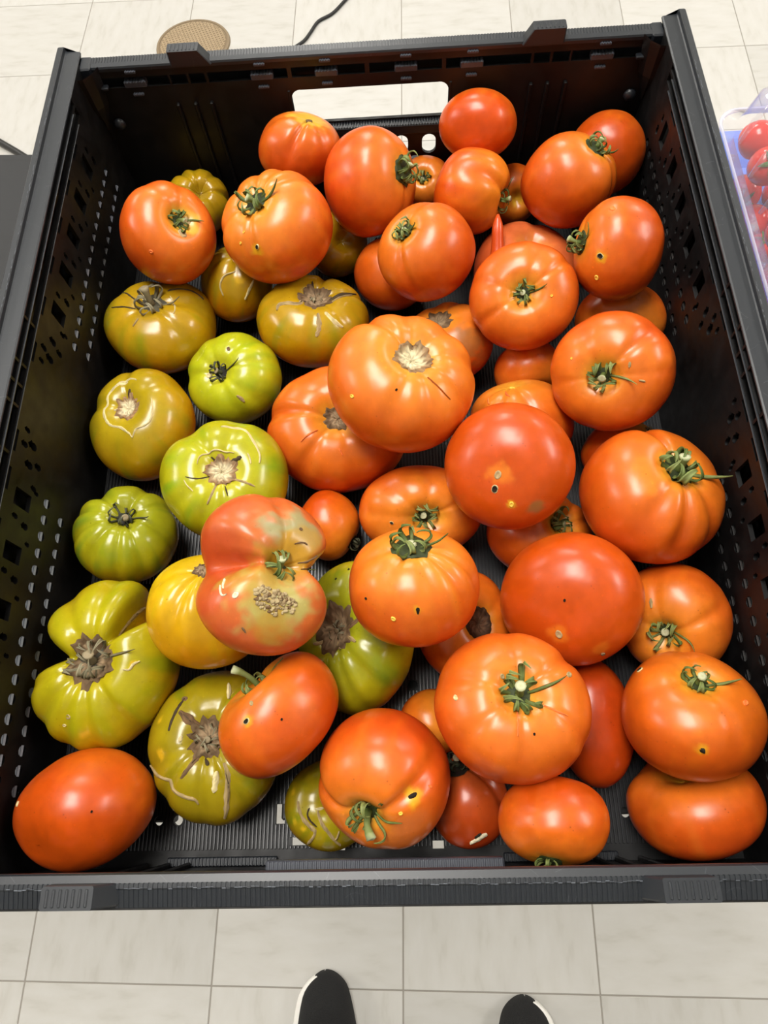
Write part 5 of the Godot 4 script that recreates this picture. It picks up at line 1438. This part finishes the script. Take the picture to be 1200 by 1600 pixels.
func materials() -> void:
	M.plastic = plain(Color(0.050, 0.048, 0.052), 0.42, 0.45)
	M.plastic.roughness_texture = noise_texture(0.02, [[0.0, Color(0.38, 0.38, 0.38)], [1.0, Color(0.62, 0.62, 0.62)]])
	M.plastic.roughness = 1.0
	triplanar(M.plastic, 6.0)
	M.plastic_worn = plain(Color.WHITE, 0.40, 0.55)
	M.plastic_worn.albedo_texture = scuffs()
	triplanar(M.plastic_worn, 7.0)
	M.skin = plain(Color.WHITE, 0.30)
	M.skin.vertex_color_use_as_albedo = true
	M.skin.albedo_texture = speckles()
	M.skin.normal_enabled = true
	var bumps := noise_texture(0.012, [[0.0, Color.BLACK], [1.0, Color.WHITE]], 512, 3)
	bumps.as_normal_map = true
	bumps.bump_strength = 3.0
	bumps.color_ramp = null
	M.skin.normal_texture = bumps
	M.skin.normal_scale = 0.25
	triplanar(M.skin, 9.0)
	M.skin_green = M.skin.duplicate()
	M.skin_green.roughness = 0.23
	M.cork = plain(Color.WHITE, 0.75, 0.35)
	M.cork.vertex_color_use_as_albedo = true
	M.leaf = plain(Color.WHITE, 0.6, 0.4)
	M.leaf.vertex_color_use_as_albedo = true
	M.cherry = plain(Color(0.86, 0.15, 0.07), 0.18)
	M.sepal = plain(Color(0.30, 0.40, 0.14), 0.6)
	M.white_metal = plain(Color(0.85, 0.85, 0.84), 0.4)
	M.diffuser = plain(Color(0.9, 0.9, 0.9), 0.5)
	M.diffuser.emission_enabled = true
	M.diffuser.emission = Color(1.0, 0.975, 0.93)
	M.diffuser.emission_energy_multiplier = 1.5
	M.grout = plain(Color(0.58, 0.56, 0.53), 0.9)
	M.tiles = []
	for k in 4:
		var t := plain(Color(0.845, 0.838, 0.822) * [1.0, 0.985, 1.0, 0.97][k] * 0.925, 0.38, 0.4)
		t.albedo_texture = noise_texture(0.012, [[0.0, Color(0.93, 0.925, 0.91)], [0.35, Color(0.975, 0.972, 0.965)], [1.0, Color(1, 1, 1)]], 512, 5, FastNoiseLite.TYPE_SIMPLEX_SMOOTH, 30 + k)
		triplanar(t, 3.3)
		t.uv1_scale = Vector3(5.0, 3.0, 1.6)
		t.uv1_offset = Vector3(0.3 * k, 0, 0.17 * k)
		M.tiles.append(t)
	M.ceiling = plain(Color(0.90, 0.90, 0.88), 0.9)
	M.wall = plain(Color(0.84, 0.83, 0.80), 0.8)
	M.baseboard = plain(Color(0.25, 0.25, 0.25), 0.6)
	M.black_top = plain(Color(0.075, 0.08, 0.095), 0.55)
	M.black_top.albedo_texture = crosshatch()
	triplanar(M.black_top, 2.0)
	M.blue = plain(Color(0.32, 0.47, 0.86), 0.35)
	M.clear = plain(Color(0.96, 0.96, 1.0, 0.09), 0.10)
	M.clear.transparency = BaseMaterial3D.TRANSPARENCY_ALPHA
	M.plastic_mid = plain(Color(0.075, 0.08, 0.095), 0.36, 0.6)
	M.plastic_toplit = plain(Color(0.25, 0.265, 0.30), 0.45)  # the crate's black plastic made paler, light from above painted in
	M.scuff = plain(Color(0.36, 0.38, 0.41), 0.7)
	M.louvre = plain(Color(0.52, 0.55, 0.60), 0.45)  # grey-blue paints grazing reflected light into the left wall's louvres
	M.clear_edge = plain(Color(0.92, 0.92, 1.0, 0.35), 0.15)
	M.clear_edge.transparency = BaseMaterial3D.TRANSPARENCY_ALPHA
	M.tan_metal = plain(Color(0.50, 0.43, 0.33), 0.55)
	M.tan_ridge = plain(Color(0.64, 0.56, 0.44), 0.5)
	M.cable = plain(Color(0.07, 0.07, 0.075), 0.45)
	M.sole = plain(Color(0.93, 0.92, 0.90), 0.6)
	M.knit = plain(Color(0.075, 0.075, 0.08), 0.85)
	M.knit.normal_enabled = true
	var weave := noise_texture(0.2, [[0.0, Color.BLACK], [1.0, Color.WHITE]], 256, 2)
	weave.as_normal_map = true
	weave.color_ramp = null
	M.knit.normal_texture = weave
	triplanar(M.knit, 14.0)
	M.lace = plain(Color(0.10, 0.10, 0.105), 0.8)
	for m in M.values():
		for k in (m if m is Array else [m]): k.cull_mode = BaseMaterial3D.CULL_DISABLED

func _ready() -> void:
	noise.noise_type = FastNoiseLite.TYPE_SIMPLEX_SMOOTH
	noise.frequency = 0.9
	noise.fractal_octaves = 2
	fine.noise_type = FastNoiseLite.TYPE_SIMPLEX_SMOOTH
	fine.frequency = 0.8
	fine.fractal_octaves = 2
	set_up_view()
	materials()
	for k in 3:
		for j in 2:
			ceiling_light(-0.35 + 3.0 * (k - 1), -0.60 + 3.0 * (j - 1), "recessed ceiling light with two lenses, %s column, %s row" % [["left", "middle", "right"][k], ["far", "near"][j]])
	room()
	table()
	make_louvre()
	crate()
	fill_crate()
	punnet()
	floor_things()
	shoe(Vector3(-0.140, 0.000, 0.235), 0.10, -1.0, "black shoe with white sole edge, left of the two on the floor")
	shoe(Vector3(0.166, 0.000, 0.270), -0.12, 1.0, "black shoe with white sole edge, right of the two on the floor")
